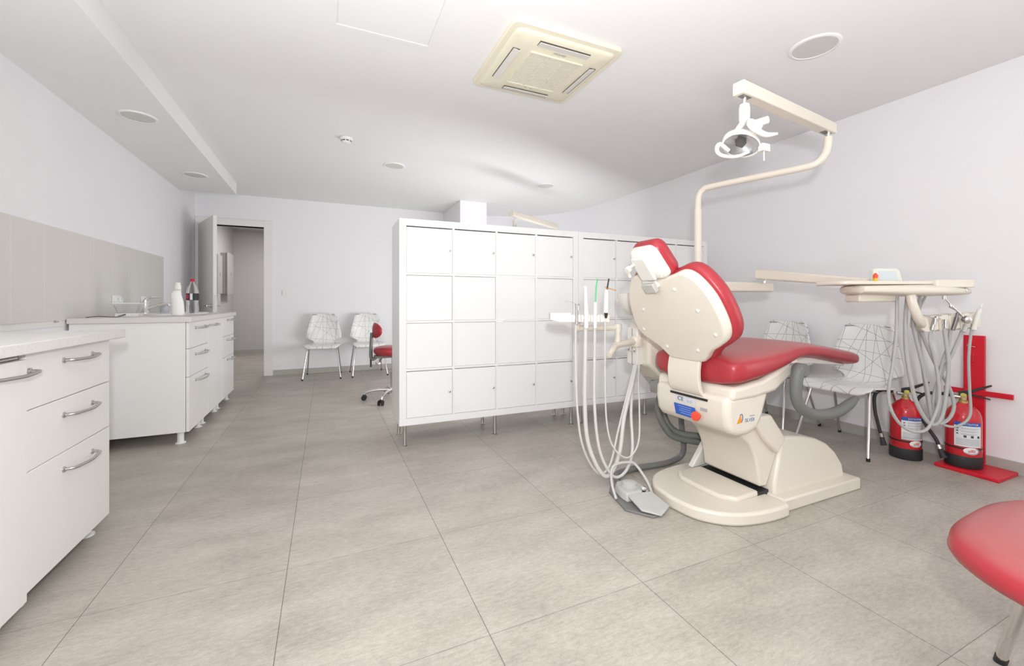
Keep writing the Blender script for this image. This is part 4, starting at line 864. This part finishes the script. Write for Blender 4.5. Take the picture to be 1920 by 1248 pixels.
b = new(); tube(b, [A_(-.033, .92, -.045), A_(-.033, 1.0, -.045), A_(-.032, 1.035, -.045)], [.008, .007, .011], 10); tube(b, [A_(-.024, 1.035, -.045), A_(-.023, 1.0, -.045)], .006, 8); obj('body', b, STEEL, ai[0])
b = new(); tube(b, [A_(-.035, 1.033, -.045), A_(-.06, 1.046, -.045), A_(-.098, 1.05, -.045)], .0022, 6, smooth=3); obj('tip', b, CHROME, ai[0])
b = new(); tube(b, [A_(.020, .90, -.045), A_(.020, .98, -.045), A_(.018, 1.045, -.045), A_(.016, 1.125, -.045)], [.011, .012, .009, .007], 12); lathe(b, [(.009, 0), (.009, .010), (.006, .010), (.006, 0)], A_(.014, 1.122, -.045), 14); obj('body', b, WHITE, ai[1])
b = new(); tube(b, [A_(.069, .90, -.045), A_(.070, .98, -.045), A_(.071, 1.045, -.045)], [.009, .010, .007], 12); obj('body', b, WHITE, ai[2])
b = new(); tube(b, [A_(.071, 1.045, -.045), A_(.075, 1.13, -.045), A_(.082, 1.175, -.045)], .0035, 8, smooth=3); obj('tip', b, GREEN, ai[2])
b = new(); tube(b, [A_(.130, .985, -.045), A_(.133, 1.09, -.045), A_(.135, 1.115, -.045)], [.013, .012, .009], 14); obj('body', b, WHITE, ai[3])
b = new(); tube(b, [A_(.129, .955, -.045), A_(.130, .985, -.045)], [.006, .011], 12); tube(b, [A_(.135, 1.11, -.045), A_(.142, 1.155, -.045), A_(.146, 1.175, -.045)], [.005, .004, .004], 10); obj('light_guide', b, BLACK, ai[3])
b = new(); lathe(b, [(.001, -.0015), (.032, -.0015), (.032, .0015), (.001, .0015)], M=Matrix.Translation(A_(.155, 1.118, -.05)) @ Matrix.Rotation(.18, 4, 'Y') @ Matrix.Rotation(.25, 4, 'X'), n=24); obj('shield', b, ORANGE, ai[3])

# ---------------------------------------------------------------- foot control
t = thing('foot_control', 'grey-white foot pedal with hoop handle and grey hose on the floor', 'foot pedal', (1.50, 1.78, 0))
fd = Vector((-.02, -.34, 0)).normalized(); fo = Vector((1.512, 1.765, 0)); MF = basis(fo, (.985, -.17, 0), (.17, .985, 0), (0, 0, 1))
b = new(); prism(b, [(-.115, .10), (-.08, .155), (.0, .175), (.07, .14), (.085, .0), (.04, -.18), (-.035, -.20), (-.13, -.10)], 0, .012, 'xy', M=MF); obj('base_plate', b, GREYD, t, bevel=.003)
b = new(); prism(b, [(-.10, .0), (-.095, .08), (-.07, .125), (.0, .145), (.055, .12), (.068, .03), (.06, -.03), (-.09, -.05)], .012, .055, 'xy', M=MF, taper=.86); bd = obj('body', b, GREYP, t, bevel=.01, seg=3)
b = new(); lathe(b, [(.048, .05), (.048, .060), (.038, .062), (.038, .072), (.030, .076), (.001, .077)], n=28, M=MF @ Matrix.Translation((-.02, .05, 0))); obj('dial', b, GREYP, bd)
b = new(); lathe(b, [(.014, .05), (.016, .058), (.015, .070), (.008, .076), (.001, .077)], n=18, M=MF @ Matrix.Translation((.022, -.018, 0))); obj('chrome_knob', b, CHROME, bd)
b = new(); V = [[b.verts.new(MF @ Vector(p)) for p in q] for q in (((-.085, -.045, .052), (.055, -.04, .056), (.085, -.155, .030), (-.0, -.215, .022), (-.075, -.16, .03)), ((-.085, -.045, .044), (.055, -.04, .046), (.085, -.155, .020), (-.0, -.215, .014), (-.075, -.16, .02)))]
for i in range(5): b.faces.new((V[0][i], V[0][(i+1) % 5], V[1][(i+1) % 5], V[1][i]))
b.faces.new(V[0]); b.faces.new(V[1]); obj('pedal', b, GREYP, t, bevel=.003)
b = new(); tube(b, [MF @ Vector(p) for p in ((-.125, .0, .015), (-.125, .045, .07), (-.10, .10, .125), (-.06, .115, .15), (.02, .12, .15), (.055, .11, .135), (.085, .05, .07), (.088, .0, .018))], .006, 10, smooth=4, sx=1.3); obj('hoop_handle', b, GREYP, t)
b = new(); tube(b, [MF @ Vector((-.03, .14, .022)), (1.545, 1.975, .022), (1.60, 2.04, .020), (1.75, 2.06, .020), (1.95, 2.045, .020), (2.06, 2.06, .022), (2.12, 2.06, .04), (2.13, 2.045, .10), (2.10, 2.035, .25), (2.09, 2.03, .345)], .0175, 12, smooth=6); obj('hose', b, GREYD, t)

# ---------------------------------------------------------------- fire extinguishers
def extinguisher(x, y, z, label, face, hose_pts, clip):
    t = thing('fire_extinguisher', label, 'fire extinguisher', (x, y, z))
    R = .082
    b = new(); lathe(b, [(R*.96, .05), (R, .06), (R, .285), (R*.97, .315), (R*.86, .345), (R*.62, .370), (.028, .385), (.024, .392)], (x, y, z), 40); obj('cylinder', b, EXTR, t)
    b = new(); lathe(b, [(R*.98, 0), (R*1.03, .005), (R*1.03, .068), (R*1.0, .075)], (x, y, z), 40); obj('rubber_base', b, BLKR, t)
    b = new(); lathe(b, [(.022, .388), (.022, .405), (.016, .410), (.016, .42)], (x, y, z), 18); obj('neck_ring', b, GOLD, t)
    c0 = Vector((x, y, z)); f = Vector((math.cos(face), math.sin(face), 0)); s_ = Vector((-f.y, f.x, 0))
    b = new(); tube(b, [c0+Vector((0, 0, .408)), c0+Vector((0, 0, .45))], .016, 12); tube(b, [c0+Vector((0, 0, .425))+s_*.01, c0+Vector((0, 0, .428))-s_*.045], .011, 10); vl = obj('valve', b, STEEL, t)
    b = new(); Mz = basis(c0, s_, -f, (0, 0, 1))
    prism(b, [(-.02, .445), (.03, .455), (.12, .510), (.118, .518), (.03, .475), (-.02, .462)], -.011, .011, 'xz', M=Mz); prism(b, [(-.02, .435), (.04, .440), (.115, .425), (.113, .432), (.04, .450), (-.02, .45)], -.011, .011, 'xz', M=Mz); obj('lever', b, BLACK, t, bevel=.002)
    b = new(); lathe(b, [(.012, -.003), (.015, 0), (.012, .003)], M=Matrix.Translation(c0+f*.02+Vector((0, 0, .44))) @ rot_to(f), n=14); obj('pin_tag', b, mat('tag_yellow', (.6, .55, .12), .5), vl)
    b = new(); tube(b, hose_pts, .0105, 10, smooth=6); hs_ = obj('hose', b, BLKR, t)
    e_ = Vector(hose_pts[-1]); e0 = Vector(hose_pts[-2]); dd_ = (e_-e0).normalized()
    b = new(); tube(b, [e_-dd_*.02, e_+dd_*.005], .014, 10); obj('hose_collar', b, STEEL, hs_)
    b = new(); tube(b, [e_+dd_*.005, e_+dd_*.06], [.012, .018], 10); obj('nozzle', b, BLKR, hs_)
    b = new(); lathe(b, [(R*1.012, .118), (R*1.02, .120), (R*1.02, .126), (R*1.012, .128)], (x, y, z), 40); obj('strap', b, BLACK, t)
    a0, a1 = face-.62, face+1.05; a0, a1 = face-.55, face+1.0
    b = new(); cylpatch(b, x, y, R+.0012, a0, a1, z+.135, z+.262); lb_ = obj('label', b, LABEL, t)
    b = new(); cylpatch(b, x, y, R+.0012, a0, a1, z+.262, z+.285); obj('label_header', b, BLUE, t)
    text('label_title', 'EXTINTOR', .016, None, LABEL, t, bend=(x, y, R+.002, face+.32, z+.2735))
    for i in range(3):
        for j in range(2):
            b = new(); cylpatch(b, x, y, R+.002, face-.18, face+.86-.2*j-.08*i, z+.2485-.017*i-.006*j, z+.2508-.017*i-.006*j, 10); obj('label_line', b, INKG, lb_)
    for i in range(3):
        b = new(); cylpatch(b, x, y, R+.002, face-.05+.38*i, face+.10+.38*i, z+.192, z+.206, 3); obj('pictogram', b, INK, lb_)
        b = new(); cylpatch(b, x, y, R+.002, face-.42, face-.32, z+.243-.017*i, z+.250-.017*i, 2); obj('pictogram', b, INK, lb_)
    b = new()
    for i in range(6): cylpatch(b, x, y, R+.002, face-.45, face+.9, z+.181-.007*i, z+.1835-.007*i, 10)
    obj('small_print', b, INKG, lb_)
    # oval maker's badge
    b = new(); pv = None
    for k in range(25):
        c_ = -1+2*k/24; h_ = .021*math.sqrt(max(0, 1-c_*c_))+.0002; aa = face+.38+.037*c_/R; X_, Y_ = x+(R+.0024)*math.cos(aa), y+(R+.0024)*math.sin(aa)
        nv = (b.verts.new((X_, Y_, z+.112-h_)), b.verts.new((X_, Y_, z+.112+h_)))
        if pv: b.faces.new((pv[0], nv[0], nv[1], pv[1]))
        pv = nv
    bg = obj('maker_badge', b, WHITE, t)
    b = new(); q = []
    for k in range(26):
        a = -2.6+3.6*k/25; aa = face+.38+.033*math.cos(a)/R; q.append((x+(R+.0034)*math.cos(aa), y+(R+.0034)*math.sin(aa), z+.112+.0175*math.sin(a)))
    tube(b, q, .0012, 5); obj('badge_ring', b, INKB, bg)
    text('badge_name', 'alfil', .026, None, INKR, bg, bend=(x, y, R+.0036, face+.37, z+.112))
    return t
f1 = math.atan2(-1.5, -3.56)+.05
e1 = (3.58, 1.515); e2 = (3.66, 1.262)
extinguisher(e1[0], e1[1], 0, 'red fire extinguisher standing on the floor beside the patterned chair', f1+.25, [(3.56, 1.575, .43), (3.53, 1.62, .435), (3.488, 1.645, .40), (3.468, 1.635, .30), (3.468, 1.615, .20), (3.472, 1.60, .13)], 0)
extinguisher(e2[0], e2[1], .022, 'red fire extinguisher standing on the red floor board', f1-.05, [(3.67, 1.28, .447), (3.66, 1.35, .452), (3.64, 1.43, .44), (3.62, 1.47, .39), (3.61, 1.465, .32), (3.585, 1.41, .24), (3.565, 1.355, .17), (3.56, 1.335, .12)], 0)
t = thing('extinguisher_stand', 'red metal wall strip with bracket and red floor board behind the right extinguisher', 'stand', (3.7, 1.23, 0))
b = new(); prism(b, [(3.557, 1.362), (3.542, 1.072), (3.805, 1.072), (3.805, 1.362)], 0.0, .022, 'xy'); obj('floor_board', b, REDM, t, bevel=.004)
b = new(); box(b, 3.806, 3.826, 1.215, 1.312, .022, .83); up1 = obj('upright', b, REDM, t, bevel=.002)
b = new(); box(b, 3.79, 3.806, 1.09, 1.40, .452, .484); obj('bracket', b, REDM, t, bevel=.002)
b = new(); tube(b, [(3.806, 1.285, .765), (3.785, 1.285, .765), (3.78, 1.28, .775)], .004, 8); tube(b, [(3.79, 1.285, .763), (3.79, 1.25, .758)], .003, 8); obj('hook', b, CHROME, up1)
b = new(); box(b, 3.802, 3.807, 1.262, 1.292, .655, .715); obj('catch', b, EXTR, up1, bevel=.002)

# ---------------------------------------------------------------- red chair at right edge of the frame
RX, RY = 1.86, .36
t = thing('red_upholstered_chair', 'red padded seat on round chrome legs at the right edge of the photo', 'chair', (RX, RY, 0))
def padring(z, sc): return None
out = smooth_poly([(x+.05, y-.005) for x, y in ((1.335, .49), (1.275, .40), (1.25, .28), (1.30, .12), (1.48, .0), (1.72, -.04), (1.90, .02), (1.97, .18), (1.96, .36), (1.88, .50), (1.72, .56), (1.52, .56), (1.40, .535))], 5)
cxr = sum(p[0] for p in out)/len(out); cyr = sum(p[1] for p in out)/len(out)
b = new(); cs_ = []
for z, sc in ((.40, .82), (.402, .90), (.412, .965), (.432, 1.0), (.452, .985), (.470, .93), (.485, .82), (.494, .6), (.497, .3)):
    cs_.append([b.verts.new((cxr+(x-cxr)*sc, cyr+(y-cyr)*sc, z)) for x, y in out])
for A, B in zip(cs_, cs_[1:]):
    for i in range(len(A)): b.faces.new((A[i], A[(i+1) % len(A)], B[(i+1) % len(A)], B[i]))
b.faces.new(cs_[0]); b.faces.new(cs_[-1]); obj('seat', b, RED, t)
b = new(); box(b, 1.42, 1.84, .10, .42, .385, .402); obj('seat_board', b, BLACK, t, bevel=.004)
for p0, p1 in (((1.70, .44, .395), (1.79, .54, 0)), ((1.45, .40, .395), (1.42, .46, 0)), ((1.75, .12, .395), (1.86, .0, 0)), ((1.45, .12, .395), (1.38, .02, 0))):
    if p1[0] < 1.5: p0 = (p0[0]+.12, p0[1]-.05, p0[2]); p1 = (p1[0]+.22, p1[1]-.16, 0)
    b = new(); a, c_ = Vector(p0), Vector(p1); tube(b, [a, c_+(a-c_)*.04], .0125, 14); lg = obj('leg', b, CHROME, t)
    b = new(); tube(b, [c_+(a-c_)*.05, c_], .0145, 14); obj('foot_cap', b, BLACK, lg)

# ---------------------------------------------------------------- second lamp beyond the lockers
t = thing('second_lamp_stand', 'cream lamp beam on a post, showing above the lockers', 'dental lamp', (2.66, 4.72, 0))
a, c_ = Vector((2.66, 4.62, 1.995)), Vector((1.83, 4.14, 2.0)); d_ = (c_-a).normalized(); s_ = Vector((-d_.y, d_.x, 0))
M2 = basis(a, d_, s_, d_.cross(s_)); LL = (c_-a).length
b = new(); box(b, 0, LL, -.028, .028, -.028, .028, M2); obj('lamp_beam', b, CREAM, t, bevel=.005)
q = M2 @ Vector((.05, 0, 0)); b = new(); tube(b, [(q.x, q.y, 1.975), (q.x, q.y, 1.90)], .010, 10); tube(b, [(q.x, q.y, 1.92), (q.x, q.y, 1.82), (q.x+.02, q.y+.02, 1.78), (2.68, 4.9, 1.75), (2.68, 5.0, 1.70), (2.68, 5.0, .02)], .022, 12, smooth=4); obj('post', b, CREAM, t)
b = new(); lathe(b, [(.16, 0), (.16, .02), (.05, .03)], (2.68, 5.0, 0), 28); obj('base', b, CREAM, t)
q = M2 @ Vector((LL-.06, 0, 0)); b = new(); tube(b, [(q.x, q.y, 1.98), (q.x, q.y, 1.94)], .009, 10); tube(b, [(q.x, q.y, 1.94), (q.x, q.y, 1.84)], .023, 14); obj('lamp_sleeve', b, CREAM2, t)
b = new(); lathe(b, [(.03, .06), (.07, .03), (.085, 0), (.08, -.01), (.001, .0)], (q.x, q.y-.02, 1.78), 24); obj('lamp_head', b, CREAM2, t)
